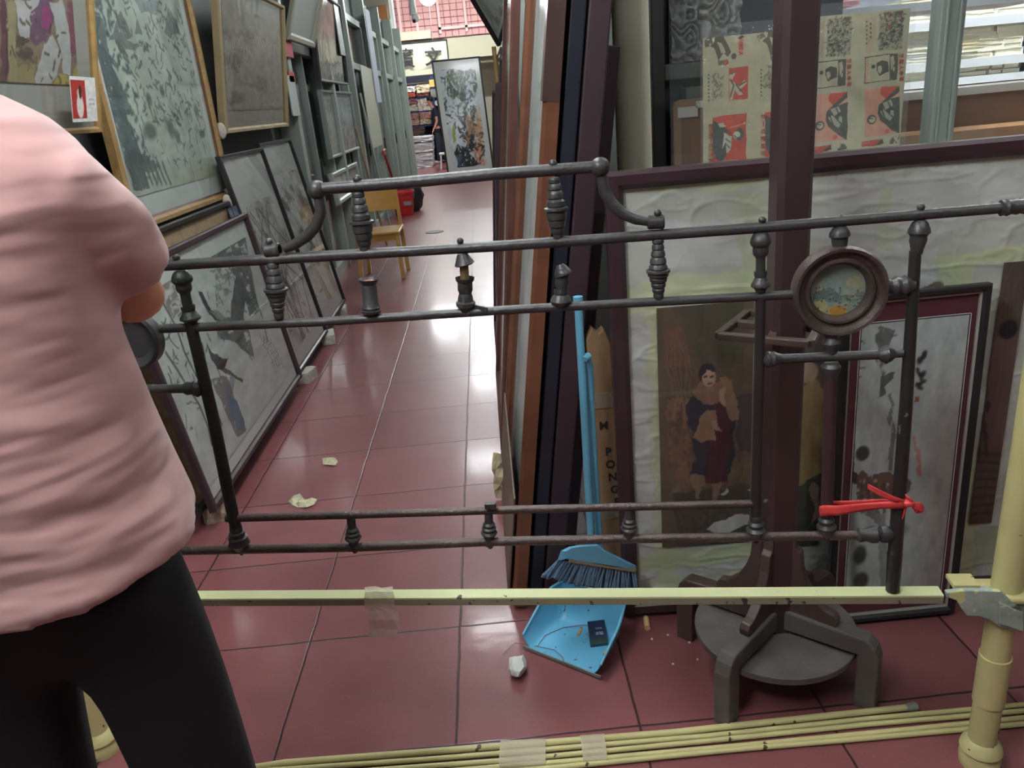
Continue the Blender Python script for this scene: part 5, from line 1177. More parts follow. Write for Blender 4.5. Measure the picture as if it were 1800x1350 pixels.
for i in range(nu):
    for j in (0, nv): mb.f.append((I(i, j, 0), I(i+1, j, 0), I(i+1, j, 1), I(i, j, 1))); mb.mi.append(0)
for j in range(nv):
    for i in (0, nu): mb.f.append((I(i, j, 0), I(i, j+1, 0), I(i, j+1, 1), I(i, j, 1))); mb.mi.append(0)
mb.build('pan', M('pan_plastic', rgb(108, 184, 220), .35, var=.06, chips=(rgb(70, 74, 76), .70, 55)), t, smooth=True, angle=70)
rim = [PP(0, 0, panz(0, 0))]+[PP(.5+(0-.5)*(1-(max(0, v-.09)/.115)**2*.22), v, panz(0, v)) for v in [.205*(j/nv)**.8 for j in range(1, nv+1)]]
rim2 = [PP(.5+(1-.5)*(1-(max(0, v-.09)/.115)**2*.22), v, panz(1, v)) for v in [.205*(j/nv)**.8 for j in range(nv, -1, -1)]]
back = [PP(.5+(i/nu-.5)*.78, .205, panz(i/nu, .205)) for i in range(1, nu)]
MB().tube(rim+back+rim2, .004, 8).build('rim', m_blue, t, smooth=True)
MB().bar(PP(0, -.002, .004), PP(1, -.002, .004), .004, .009).build('rubber_lip', M('grey_lip', rgb(130, 136, 134), .6), t)
h0 = PP(.60, .205, .10); h1 = onY(1034, 640, 1.895); h2 = onY(1033, 622, 1.89)
MB().tube([h0, h0+V((0, .01, .05)), h1], .010, 12).build('handle', m_blue, t, smooth=True)
MB().tube([h1+V((.0, 0, -.10)), h1+V((0, 0, -.01)), h2+V((-.004, -.02, .0)), h2+V((-.012, -.03, -.004))], [.012, .014, .011, .008], 12).build('handle_clip', m_blue, t, smooth=True)
# litter in and around the pan
def pz(x, y, up=.0):      # point on pan surface under pixel
    z = .02
    for _ in range(6):
        p = onZ(x, y, z); u = (p-FL).dot(ud)/wd; v = (p-FL).dot(fd_); z = panz(min(1, max(0, u)), min(.2, max(0, v)))
    return V((p.x, p.y, z+up))
p = pz(1052, 1120, .006); bxm = M('navy_box', rgb(32, 46, 74), .4)
u = ud; v = fd_; N3 = V((0, 0, 1)); vv = (v+V((0, 0, .25))).normalized(); nn = u.cross(vv)
t = thing('cigarette_packet', 'small navy blue printed packet lying in the dustpan', 'box', p)
uu = V((1, .02, 0)).normalized(); vv = V((.03, 1, .3)).normalized(); nn = uu.cross(vv)
o = p-uu*.028-vv*.042+nn*.006
MB().ob(o, uu, vv, nn, 0, .050, 0, .080, 0, .014).build('packet', bxm, t, bevel=.001)
MB().ob(o, uu, vv, nn, 0, .050, .002, .019, .0138, .0145).build('green_band', M('green_band', rgb(30, 60, 48), .4), t)
lettering('lettering', '魏家', o+uu*.030+vv*.036+nn*.0146, -uu, -vv, .012, M('silver_ink', rgb(170, 180, 190), .5), t); lettering('lettering', 'XUXL', o+uu*.030+vv*.052+nn*.0146, -uu, -vv, .008, bpy.data.materials['silver_ink'], t)
def butt(lb, p, ang, L=.03, r=.0045, mat=m_butt, z=None):
    d = V((math.cos(ang), math.sin(ang), 0))*L/2; c = V(p)+V((0, 0, r))
    t = thing('cigarette_butt', lb, 'cigarette butt', p, 'cigarette butts and stubs')
    MB().tube([c-d, c+d], r, 10).build('filter', mat, t, smooth=True)
    MB().tube([c+d, c+d*1.25], r*.95, 10).build('ash_end', M('ash', rgb(120, 112, 104), .9), t, smooth=True)
butt('cigarette butt at the back of the dustpan', pz(1017, 1085), 1.2); butt('cigarette butt near the front right of the dustpan', pz(1066, 1148), .9)
butt('big cork coloured stub standing out on the floor right of the dustpan', onZ(1137, 1100, 0), 1.45, .045, .009)
butt('pale stub touching the nearest big picture on the aisle floor', onZ(879, 843, 0), .15, .03, .008); butt('pale stub by the picture foot just behind the yellow bar', onZ(897, 995, 0), .05, .022, .008)
strip = MB(); pts = [pz(1032, 1092, .004), pz(1045, 1085, .012), pz(1052, 1098, .01), pz(1050, 1120, .004)]
strip.tube(pts, [.006, .010, .009, .004], 8, sy=.3); tagobj(strip.build('crumpled_foil', M('lilac_foil', rgb(160, 156, 176), .3), smooth=True), 'crumpled lilac foil scrap at the back of the dustpan', 'litter')
tagobj(MB().tube([pz(945, 1138, .004), pz(958, 1120, .006), pz(990, 1106, .006), pz(1030, 1102, .006), pz(1052, 1110, .005)], .0010, 6).build('thin_wire', M('wire_tan', rgb(120, 90, 84), .5), smooth=True), 'thin brown wire curling across the dustpan', 'wire')
tagobj(MB().tube([onZ(884, 1150, .002), onZ(905, 1130, .004), onZ(925, 1133, .008), pz(945, 1139, .006), pz(975, 1146, .008), pz(990, 1160, .01), onZ(996, 1182, .008)], .0010, 6).build('thin_wire', M('wire_tan2', rgb(140, 100, 90), .5), smooth=True), 'thin brown wire trailing over the dustpan front edge', 'wire')
def crumple(name, lb, cat, x, y, sx, sy, sz, mat, seed, sub=3, rot=0, flat=False):
    p = onZ(x, y, 0); bm = bmesh.new(); bmesh.ops.create_icosphere(bm, subdivisions=sub, radius=1); r = random.Random(seed); vs = []
    for v in bm.verts:
        k = 1+r.uniform(-.22, .16); a, b, c_ = v.co.x*sx*k, v.co.y*sy*k, (v.co.z+.85)*sz*k
        vs.append((p.x+a*math.cos(rot)-b*math.sin(rot), p.y+a*math.sin(rot)+b*math.cos(rot), max(.0008, c_)))
    k = MB(); k.add(vs, [tuple(v.index for v in f.verts) for f in bm.faces]); bm.free()
    return tagobj(k.build(name, mat), lb, cat)
crumple('crumpled_paper', 'crumpled white paper ball left of the dustpan', 'paper', 910, 1180, .026, .042, .022, m_paper, 4, 2)
m_film = M('clear_yellowish_film', rgb(206, 202, 166), .2, bump=.6, bscale=60, coat=.5)
def film(lb, pts, seed, cat='plastic scrap', name='plastic_film'):
    r = random.Random(seed); n = len(pts); mb = MB(); P = [onZ(x, y, 0) for x, y in pts]; c_ = sum(P, V((0, 0, 0)))/n
    ring = [[(c_.lerp(p, k)+V((0, 0, r.uniform(.003, .02)*(1 if k < 1 else .35)))) for p in P] for k in (1, .66, .33)]
    for R in ring: mb.v += [tuple(p) for p in R]
    mb.v.append(tuple(c_+V((0, 0, .012))))
    for k in range(2):
        for i in range(n): mb.f.append((k*n+i, k*n+(i+1) % n, (k+1)*n+(i+1) % n, (k+1)*n+i)); mb.mi.append(0)
    for i in range(n): mb.f.append((2*n+i, 2*n+(i+1) % n, 3*n)); mb.mi.append(0)
    tagobj(mb.build(name, m_film), lb, cat, 'clear film scraps on the aisle floor')
film('wrinkled clear film scrap on the tiles near the lower bed rail', [(507, 882), (517, 873), (527, 869), (536, 880), (548, 880), (558, 879), (552, 889), (540, 894), (525, 893), (514, 888)], 1)
film('smaller clear film scrap farther up the aisle', [(567, 808), (576, 806), (590, 806), (594, 812), (590, 820), (578, 819), (568, 818)], 2)
# white chips of debris by the stand
for k, (x, y) in enumerate([(1174, 1117), (1226, 1160), (1212, 1130), (1183, 1168), (1295, 1231), (1146, 1124), (1600, 1080)]):
    p = onZ(x, y, 0); chunk('paint_chip', 'tiny white paint chip on the floor around the coat stand', 'debris', (p.x, p.y, 0), .006, .005, .003, m_white, k, 'tiny paint chips around the coat stand', k)

# ================================================================== YELLOW BARRIER FRAME
PA, PB = V((.99, 1.27, 0)), V((-1.13, 1.60, 0))
BU = (PA-PB).normalized(); BN = V((BU.y, -BU.x, 0))      # BN points to the viewer
def bp(x, y, off=0.0): return onP(x, y, PA+BN*off, BN)
t = thing('barrier_frame', 'chipped yellow pipe barrier with two posts and a pale yellow cross bar', 'barrier', (0, 1.45, 0))
barrier = t
pr0 = V((.988, 1.30, 0)); pl0 = V((-1.137, 1.605, 0))
def ypost(p, zt, r=.024):
    MB().tube([p, p+V((0, 0, zt))], r, 28).build('post', m_yel, t, smooth=True)
    MB().lathe(p, p+V((0, 0, .07)), [(0, r+.012), (.3, r+.014), (.5, r+.008), (.62, r+.015), (.8, r+.012), (1, r)], 28).build('foot_collar', m_yel, t, smooth=True)
ypost(pr0, 2.0, .0285); ypost(pl0, .47)
MB().tube([pr0+V((0, 0, .175)), pr0+V((0, 0, .30))], .0315, 28).build('sleeve', m_yel, t, smooth=True)
# cross bar: angle iron, light top flange and dark web
zb = .485
L0 = pl0+V((0, 0, zb)); L1 = bp(1655, 1030); L1.z = zb
ax = V((L1.x-L0.x, L1.y-L0.y, 0)).normalized(); nx_ = V((ax.y, -ax.x, 0))
Lb = (L1-L0).length
MB().ob(L0, ax, nx_, V((0, 0, 1)), 0, Lb, -.016, .016, -.004, 0).build('bar_flange', m_yelg, t)
MB().ob(L0, ax, nx_, V((0, 0, 1)), 0, Lb, .0125, .016, -.020, -.004).build('bar_web', M('dull_yellow_grey', rgb(140, 132, 106), .6, var=.2, chips=(rgb(60, 50, 46), .66, 60)), t)
# clamp fitting
bq = lambda x, y, off=0.0: onP(x, y, pr0+nx_*off, nx_)
def plate(pts, off, th, mt, nm, bv=.002):
    P = [bq(x, y, off) for x, y in pts]; n = len(P); mb = MB(); mb.v = [tuple(p) for p in P]+[tuple(p-nx_*th) for p in P]
    mb.f = [tuple(range(n)), tuple(range(2*n-1, n-1, -1))]+[(i, (i+1) % n, n+(i+1) % n, n+i) for i in range(n)]; mb.mi = [0]*(n+2)
    return mb.build(nm, mt, t, bevel=bv)
cpl = plate([(1698, 1038), (1760, 1040), (1800, 1076), (1800, 1112), (1757, 1102), (1740, 1090), (1722, 1084), (1700, 1083), (1690, 1070), (1682, 1056), (1664, 1050), (1664, 1042)], .040, .012, m_ygrey, 'clamp_plate')
plate([(1757, 1060), (1800, 1078), (1800, 1112), (1775, 1103), (1757, 1098)], .046, .008, m_ygrey, 'clamp_jaw')
cz = bq(1735, 1030, .0)
MB().ob(V((pr0.x, pr0.y, .470)), ax, nx_, V((0, 0, 1)), -.072, .10, -.034, .040, -.014, .002).build('clamp_top', m_yel, t, bevel=.006)
MB().ob(V((pr0.x, pr0.y, .455)), ax, nx_, V((0, 0, 1)), -.052, .07, -.036, .030, -.045, .0).build('clamp_body', m_ygrey, t, bevel=.008)
MB().ob(V((pr0.x, pr0.y, .4865)), ax, nx_, V((0, 0, 1)), -.112, -.062, -.020, .022, -.004, .006).build('bar_end_plate', m_yel, t, bevel=.002)
for a_, o_ in ((-.05, .018), (.055, .01)): MB().ball(V((pr0.x, pr0.y, .478))+ax*a_+nx_*o_, .014, 12, 8, (1.2, 1, .6)).build('bolt', m_ygrey, cpl, smooth=True)
MB().tube([V((pr0.x, pr0.y, .445))+nx_*.03, V((pr0.x, pr0.y, .445))+nx_*.044], .012, 8).build('bolt', M('dark_bolt', rgb(96, 104, 98), .5, .3), cpl)
MB().ob(V((pr0.x, pr0.y, .462)), ax, nx_, V((0, 0, 1)), .06, .55, -.016, .016, -.004, 0).build('bar_flange', m_yel, t)

# tape hanging on the bar
q0, q1 = onP(640, 1036, L0+nx_*.018, nx_), onP(692, 1036, L0+nx_*.018, nx_)
mb = MB(); r = random.Random(9); n = 9
seq = [(641, 690, 1032, .0, .006), (642, 691, 1040, .018, .0), (640, 694, 1052, .022, 0), (641, 693, 1068, .023, 0), (650, 700, 1074, .022, 0), (649, 701, 1090, .026, 0), (650, 700, 1106, .022, 0), (646, 696, 1121, .027, 0)]
for (xa, xb, y, off, up) in seq:
    for i in range(6):
        p = onP(xa+(xb-xa)*i/5, y+r.uniform(-1.5, 1.5), L0+nx_*(off+r.uniform(-.0015, .0015)+.0005), nx_); mb.v.append(tuple(p))
for j in range(len(seq)-1):
    for i in range(5): mb.f.append((j*6+i, j*6+i+1, j*6+7+i, j*6+6+i)); mb.mi.append(0)
tagobj(mb.build('clear_tape', m_tape), 'crinkled clear tape hanging from the yellow bar', 'tape')

# bundle of thin yellow rods on the floor
rods = [([(430, 1352), (500, 1341), (800, 1318), (1180, 1288), (1592, 1244)], .0085, 'topmost thin yellow rod with a bare metal tip, ending near the stand'),
        ([(420, 1358), (760, 1334), (1240, 1294), (1520, 1264), (1830, 1236)], .0065, 'second thin yellow rod of the floor bundle, running out at the right'),
        ([(600, 1358), (900, 1336), (1240, 1303), (1520, 1274), (1830, 1247)], .0065, 'third thin yellow rod of the floor bundle'),
        ([(660, 1366), (1000, 1338), (1300, 1311), (1600, 1282), (1840, 1258)], .0065, 'fourth thin yellow rod of the floor bundle'),
        ([(700, 1374), (1000, 1347), (1300, 1317), (1500, 1300), (1840, 1269)], .0065, 'thin yellow rod of the bundle nearest the viewer')]
rodz = [.0235, .0085, .0085, .0085, .0085]
for k, (pts, r_, lb) in enumerate(rods):
    P = [onZ(x, y, r_+.001) for x, y in pts]
    t2 = thing('yellow_rod', lb, 'rod', P[2], 'thin yellow rods bundled on the floor')
    MB().tube(P, r_, 12).build('rod', m_yel, t2, smooth=True)
    if k == 0:
        e = P[-1]; d = (P[-1]-P[-2]).normalized(); MB().lathe(e, e+d*.028, [(0, r_), (.3, r_*1.25), (.8, r_*1.5), (1, r_*1.2)], 12).build('metal_tip', m_grey, t2, smooth=True)
for k, (xa, xb, y, lb) in enumerate(((880, 960, 1323, 'clear tape wound round the rods, left band'), (1022, 1064, 1314, 'clear tape wound round the rods, right band'))):
    a, b = onZ(xa, y, .004), onZ(xb, y-3, .004); d = (b-a).normalized(); s_ = V((-d.y, d.x, 0)); mb = MB(); n = 14; r = random.Random(k)
    for i in range(7):
        c_ = a.lerp(b, i/6)
        for j in range(n+1):
            an = math.pi*j/n; mb.v.append(tuple(c_+s_*(math.cos(an)*.040*1.0-.012)+V((0, 0, .001+math.sin(an)**.5*.019+r.uniform(0, .002)))))
    for i in range(6):
        for j in range(n): mb.f.append((i*(n+1)+j, i*(n+1)+j+1, (i+1)*(n+1)+j+1, (i+1)*(n+1)+j)); mb.mi.append(0)
    tagobj(mb.build('clear_tape', m_tape), lb, 'tape')

# ================================================================== IRON BED HEADBOARD
t = thing('iron_headboard', 'dark iron bed headboard with turned balusters and round medallions on the yellow bar', 'headboard', (0, 1.42, .5))
bed = t
mpp = lambda x, y: ((bp(x, y)-CAM).dot(FW))/FPX          # metres per photo pixel at that spot
def btube(nm, pts, rpx, mt=m_iron, offs=0, seg=20, caps=True):
    P = [bp(x, y, offs) for x, y in pts]; rr = [r_*mpp(*p) for r_, p in zip(rpx if isinstance(rpx, (list, tuple)) else [rpx]*len(pts), pts)]
    return MB().tube(P, rr, seg, caps).build(nm, mt, t, smooth=True)
def blathe(nm, a, b, prof, mt=m_iron, off=0, seg=28, caps=True, offb=None):
    k = mpp(*a); return MB().lathe(bp(*a, off), bp(*b, off if offb is None else offb), [(q, r_*k) for q, r_ in prof], seg, caps).build(nm, mt, t, smooth=True, angle=35)
def bball(nm, c, rpx, mt=m_iron, off=0, sc=(1, 1, 1)): return MB().ball(bp(*c, off), rpx*mpp(*c), 20, 14, sc).build(nm, mt, t, smooth=True)
# rails
btube('top_rail', [(215, 470), (280, 467.5), (900, 431), (1340, 400), (1762, 365.5)], 9.5)
blathe('rail_socket', (1758, 366), (1815, 361), [(0, 10), (.02, 14), (.12, 13), (.2, 15), (.35, 12), (.5, 14), (.62, 12), (.8, 15), (1, 13)])
btube('upper_rail', [(282, 578), (560, 566), (890, 545), (1140, 531), (1402, 517.5)], 8)
btube('middle_rail', [(398, 911), (620, 905), (900, 896), (1180, 889), (1330, 885)], 7.2, m_ironb)
btube('bottom_rail', [(300, 968), (620, 962), (860, 952), (1105, 947), (1400, 942.5), (1512, 940.5)], 8.2, m_ironb)
blathe('rail_finial', (1505, 941), (1552, 939), [(0, 8), (.1, 13), (.35, 11), (.55, 15), (.75, 15), (.85, 10), (1, 9)])
blathe('broken_collar', (1546, 939), (1568, 938), [(0, 10), (.1, 15), (.5, 16), (.9, 12), (1, 11)], caps=False)
btube('crest_rail', [(562, 332), (700, 322), (870, 306), (1052, 293)], 10.5, offs=0)
bball('crest_ball', (557, 334), 17); bball('crest_ball', (1055, 294), 17.5)
btube('crest_curve', [(560, 345), (564, 372), (556, 396), (540, 415), (518, 430), (500, 438)], [9, 10, 10.5, 10, 9, 7])
btube('crest_curve', [(1057, 308), (1062, 335), (1075, 358), (1095, 376), (1118, 386), (1140, 390)], [9, 10, 10.5, 10, 9, 7.5])
for c_ in ((466, 441, 492, 439), (1138, 391, 1168, 390)):
    blathe('collar_ring', (c_[0], c_[1]), (c_[2], c_[3]), [(0, 10), (.1, 12.5), (.5, 12), (.9, 12.5), (1, 10.5), (1, 8), (.2, 7)], caps=False)
# balls on stems
for x, y, r_, y2 in ((310, 453, 6.5, 461), (473, 425, 6.5, 436), (628, 315, 7.5, 324), (809, 423.5, 6, 432), (972, 288, 7.5, 298), (1156, 374.5, 6.8, 386), (1340, 387, 6.8, 395), (1478, 381, 4, 386), (1619, 364.5, 6.8, 373)):
    fb_ = bball('finial_ball', (x, y), r_); st_ = btube('finial_stem', [(x, y+2), (x, y2)], 3); st_.parent = fb_
SP = [(0, 8), (.02, 10), (.06, 10.5), (.075, 8.5), (.11, 10.5), (.16, 11), (.175, 9.5), (.21, 12), (.27, 12.8), (.285, 11), (.32, 13.5), (.39, 15), (.405, 13), (.44, 16), (.48, 17), (.49, 15.5), (.505, 21), (.54, 21.5), (.555, 17.5), (.57, 19), (.61, 18), (.625, 15), (.65, 16), (.70, 14.5), (.715, 12), (.74, 13.5), (.79, 12.5), (.805, 10), (.83, 11.5), (.88, 10.5), (.895, 8.5), (.92, 9.5), (.97, 9), (1, 8)]
blathe('baluster', (478, 452), (491, 560), SP); blathe('baluster', (1156.5, 420), (1157.5, 526), SP)
SPU = [(0, 8.5), (.03, 11), (.08, 11), (.095, 9.5), (.13, 12), (.19, 12.5), (.205, 10.5), (.25, 14), (.33, 14.5), (.345, 12.5), (.39, 16.5), (.46, 17), (.475, 15.5), (.495, 21.5), (.53, 22), (.55, 18), (.60, 18.5), (.68, 17.5), (.695, 15.5), (.74, 16), (.81, 14.5), (.825, 12), (.87, 12.5), (.92, 11), (.935, 9.5), (1, 9)]
blathe('crest_baluster', (629, 337), (642, 440), SPU); blathe('crest_baluster', (974, 312), (981, 418), SPU)
DOME = [(0, 9), (.03, 13), (.10, 17), (.16, 18.5), (.20, 17), (.24, 13.5), (.30, 14), (.36, 13), (.40, 9.5)]
BASE = [(.60, 9.5), (.64, 13), (.70, 13), (.74, 11.5), (.80, 15), (.86, 19.5), (.89, 19.5), (.93, 13), (1, 9)]
blathe('baluster', (317, 476), (337, 571), DOME+[(.42, 9), (.66, 9)]+[(q, r_*.95) for q, r_ in BASE[1:]], M('green_black_iron', rgb(58, 64, 58), .42, .3, bump=.2, bscale=150, var=.2, vscale=20))
blathe('baluster', (1337, 408), (1337, 514), DOME+[(.42, 8.5), (.66, 8.5)]+[(q, r_*.88) for q, r_ in BASE[1:]])
# broken ones
m_core = M('rusty_core', rgb(112, 92, 58), .7, var=.3, vscale=30, bump=.4)
blathe('broken_baluster', (648, 490), (653, 555), [(0, 19), (.04, 17), (.16, 12), (.2, 13), (.7, 14), (.76, 17), (.82, 16), (.84, 18), (.9, 17), (.96, 10), (1, 9)], caps=False)
MB().ball(bp(648, 496), 12*mpp(648, 496), 14, 10, (1, 1, .35)).build('rust_crumbs', M('rusty_crumbs', rgb(170, 112, 100), .9, bump=1, bscale=200, var=.5, vscale=80), t)
blathe('broken_cap', (812, 446), (817, 466), [(0, 9), (.3, 12), (.7, 16), (.9, 18), (1, 15)], caps=True)
blathe('baluster_core', (815, 462), (818, 500), [(0, 8), (1, 8)], m_core)
blathe('broken_baluster', (817, 488), (819, 548), [(0, 17), (.08, 16), (.14, 13), (.35, 13.5), (.45, 11), (.55, 13), (.68, 14), (.72, 17.5), (.82, 17), (.9, 12), (1, 9)], caps=False)
blathe('broken_cap', (984, 464), (990, 482), [(0, 5), (.3, 10), (.8, 15), (1, 16), (.9, 12)], caps=False)
blathe('baluster_core', (989, 472), (987, 512), [(0, 12), (.6, 12), (1, 10)])
blathe('broken_baluster', (986, 506), (986, 538), [(0, 12), (.2, 13), (.35, 12), (.5, 16), (.7, 19), (.8, 18), (1, 10)], caps=False)
MB().bar(bp(832, 540), bp(856, 546, .01), .004, .012).build('torn_sliver', m_iron, t)
# left post, medallion, finial
btube('left_post', [(334, 566), (345, 610), (376, 740), (404, 880), (414, 925)], [10, 10.5, 10.5, 10.5, 10], M('black_green_iron', rgb(50, 50, 48), .45, .3, bump=.2, bscale=120, var=.2, vscale=20))
blathe('post_base', (413, 922), (425, 975), [(0, 9), (.1, 11), (.22, 11), (.25, 14), (.38, 13), (.42, 17), (.5, 16), (.62, 19), (.7, 14), (.85, 8), (.88, 4.5), (1, 3)])
btube('side_arm', [(236, 684), (332, 683)], 8)
blathe('side_finial', (322, 683), (358, 682), [(0, 8), (.2, 12), (.45, 11), (.7, 16), (.9, 12), (1, 5)])
# lower balusters
LB = [(0, 7.5), (.28, 7.5), (.34, 11), (.42, 10), (.46, 13), (.54, 12), (.6, 15), (.66, 13), (.72, 9), (1, 8)]
for a, b in (((617, 912), (623, 966)), ((859, 902), (860, 958)), ((1106, 896), (1105, 950))):
    blathe('lower_baluster', a, b, LB)
for c_ in ((624, 968), (862, 960), (1329, 952), (1455, 950)): bball('knob', c_, 5.2)
MB().ob(bp(862, 890, .012), BU, BN, V((0, 0, 1)), -.012, .012, -.006, .004, -.006, .007).build('clip', m_iron, t, bevel=.002)
# slim post under the dumbbell baluster
btube('inner_post', [(1337, 522), (1335, 640), (1331, 800), (1328, 915)], 9, M('dark_steel_tube', rgb(58, 52, 54), .4, .4))
blathe('post_base', (1329, 905), (1328, 948), [(0, 9), (.1, 11), (.25, 10), (.35, 14), (.5, 12), (.6, 17), (.72, 14), (.85, 9), (1, 8)])
bball('rivet', (1346, 882), 5, off=.01)
# medallion
mc = bp(1475, 511); kx = mpp(1475, 511); Rr = 79*kx
def ring(prof, mt, nm):      # prof: (radius px, towards viewer m)
    mb = MB(); seg = 72; n = len(prof)
    for j in range(seg):
        a = 2*math.pi*j/seg
        for r_, c_ in prof: mb.v.append(tuple(mc+BU*(r_*kx*math.cos(a))+V((0, 0, 1))*(r_*kx*math.sin(a))+BN*c_))
    for j in range(seg):
        for i in range(n): mb.f.append((j*n+i, j*n+(i+1) % n, ((j+1) % seg)*n+(i+1) % n, ((j+1) % seg)*n+i)); mb.mi.append(0)
    return mb.build(nm, mt, t, smooth=True, angle=30)
mring = ring([(79, -.018), (80, .012), (77, .018), (72, .017), (66, .008), (60, .006), (57, .012), (53, .012), (48, -.002), (46, -.006), (46, -.018)], m_ironb, 'medallion_ring')
def p_med(c):
    c.a[:] = np.array((126, 140, 132))/255; c.blend(c.fbm(4, 4), (150, 162, 150), .6)
    c.blend(np.clip((c.fbm(5, 7)-.5)*9, 0, 1)*(c.Y < .75), (160, 152, 118), .8)
    c.poly([(1430, 515), (1460, 505), (1480, 520), (1522, 512), (1522, 530), (1470, 532), (1430, 528)], (84, 104, 100), .8, rough=.2)
    c.poly([(1430, 530), (1452, 526), (1456, 545), (1440, 550)], (176, 160, 112), .9, rough=.2); c.poly([(1456, 545), (1470, 536), (1488, 540), (1486, 556), (1462, 558)], (176, 130, 54), .95)
    c.poly([(1480, 524), (1515, 522), (1512, 545), (1490, 552)], (132, 150, 124), .8, rough=.1); strokes(c, 40, .1, .9, .1, .6, (44, 52, 48), .012, .03)
    c.poly([(1485, 500), (1500, 480), (1518, 495), (1520, 512), (1500, 508)], (176, 162, 124), .6, rough=.15)
mdo = V(mc)-BU*48*kx-V((0, 0, 48*kx))-BN*.006
o = art('painted_disc', mdo, BU, (0, 0, 1), 96*kx, 96*kx, 130, p_med, mring, 80)
MB().tube([mc-BN*.004, mc-BN*.0025], 47*kx, 48).build('glass', GL, mring)
MB().tube([mc-BN*.016, mc-BN*.008], 50*kx, 48).build('back_plate', m_ironb, t)
blathe('medallion_neck', (1476, 397), (1476, 441), [(0, 6), (.08, 12), (.25, 17), (.4, 18), (.48, 14), (.6, 14), (.85, 12), (1, 14)])
blathe('side_spiral', (1553, 504), (1606, 501), [(0, 9), (.1, 14), (.25, 12), (.4, 17), (.55, 15), (.7, 18), (.85, 14), (1, 13)])
blathe('medallion_foot', (1461, 583), (1462, 620), [(0, 13), (.25, 11), (.5, 16), (.65, 15), (.85, 10), (1, 9)])
btube('arm_rail', [(1368, 631), (1460, 627), (1552, 623)], 8.5); btube('arm_stub', [(1565, 622), (1587, 621)], 7.5)
blathe('arm_finial', (1338, 632), (1374, 631), [(0, 3), (.12, 10), (.35, 15), (.5, 13), (.62, 14), (.8, 11), (1, 9)])
blathe('arm_finial', (1544, 623), (1572, 622), [(0, 9), (.2, 13), (.5, 17), (.8, 13), (1, 8)])
blathe('post_cap', (1461, 638), (1460, 668), [(0, 12), (.2, 17), (.4, 16), (.6, 13), (1, 9)])
btube('inner_post', [(1460, 662), (1457, 780), (1453, 905)], 10.5, M('plum_steel_tube', rgb(72, 52, 54), .4, .3))
blathe('post_base', (1453, 893), (1453, 946), [(0, 10), (.15, 11), (.3, 10), (.38, 14), (.5, 13), (.6, 17), (.7, 16), (.85, 10), (1, 8)])
# left medallion (mostly behind the person)
mcl = bp(262, 596)
mb = MB(); seg = 48; prof = [(44, -.014), (45, .012), (40, .016), (32, .006), (28, .004), (28, -.014)]; n = len(prof)
for j in range(seg):
    a = 2*math.pi*j/seg
    for r_, c_ in prof: mb.v.append(tuple(mcl-BU*.035+BU*(r_*1.35*kx*math.cos(a))+V((0, 0, 1.35))*(r_*kx*math.sin(a))+BN*c_))
for j in range(seg):
    for i in range(n): mb.f.append((j*n+i, j*n+(i+1) % n, ((j+1) % seg)*n+(i+1) % n, ((j+1) % seg)*n+i)); mb.mi.append(0)
mb.build('medallion_ring', m_iron, t, smooth=True, angle=30)
MB().tube([mcl-BU*.035-BN*.01, mcl-BU*.035+BN*.002], 38*kx, 40).build('medallion_plate', m_iron, t)
# right post resting on the bar
m_rp = M('worn_black_iron', rgb(56, 54, 52), .4, .4, bump=.2, bscale=100, var=.2, vscale=16, chips=(rgb(128, 118, 112), .70, 40))
btube('right_post', [(1609, 440), (1602, 560), (1592, 720), (1580, 880), (1573, 975)], [10, 10, 11, 11.5, 12], m_rp)
btube('right_post_foot', [(1573, 972), (1569, 1037)], [12.5, 11.5], m_rp)
blathe('post_crown', (1618, 386), (1611, 446), [(0, 7), (.08, 13), (.28, 18), (.38, 19), (.42, 16), (.5, 14), (.6, 15), (.72, 13), (.85, 11), (1, 10)])

# red ribbon tied round two posts
t = thing('red_ribbon', 'bright red plastic ribbon knotted between the two right bed posts', 'ribbon', bp(1520, 890))
m_r = m_red
def rib(pts, w0, off, nm='strand', sy=.25):
    mb = MB(); n = len(pts); r = random.Random(int(pts[0][0])); 
    for i, (x, y, wpx) in enumerate(pts):
        for s_ in (-1, -.33, .33, 1): mb.v.append(tuple(bp(x, y+s_*wpx, off[i] if isinstance(off, (list, tuple)) else off)+BN*(r.uniform(-.002, .002))))
    for i in range(n-1):
        for j in range(3): mb.f.append((i*4+j, i*4+j+1, i*4+5+j, i*4+4+j)); mb.mi.append(0)
    o = mb.build(nm, m_r, t, smooth=True); s = o.modifiers.new('solid', 'SOLIDIFY'); s.thickness = .0012; return o
rib([(1446, 898, 9), (1470, 898, 9), (1510, 893, 7), (1550, 889, 6), (1590, 886, 7), (1598, 885, 5)], 8, [.016, .018, .018, .018, .018, .018])
rib([(1462, 884, 3), (1500, 883, 3.5), (1550, 881, 4), (1592, 884, 4)], 4, -.014)
rib([(1526, 855, 4), (1545, 866, 5), (1570, 877, 5), (1592, 884, 4)], 4, .020)
rib([(1446, 898, 9), (1440, 899, 9), (1444, 896, 8), (1460, 893, 7)], 8, [.016, .0, -.012, -.014])
MB().ball(bp(1597, 884, .018), .009, 12, 8, (1.3, 1, .9)).build('knot', m_r, t, smooth=True)
rib([(1596, 876, 2), (1592, 872, 3), (1600, 878, 4), (1606, 884, 3)], 3, .022); 
for k in range(6):
    a = -0.1+.22*k; MB().tube([bp(1600, 885, .018), bp(1612+math.cos(a)*4, 886+math.sin(a)*9, .022), bp(1620+math.cos(a)*3, 890+math.sin(a)*12, .016), bp(1612, 896+k, .014), bp(1604, 890, .016)], .0013, 6, sy=2.2).build('loop', m_r, t, smooth=True)
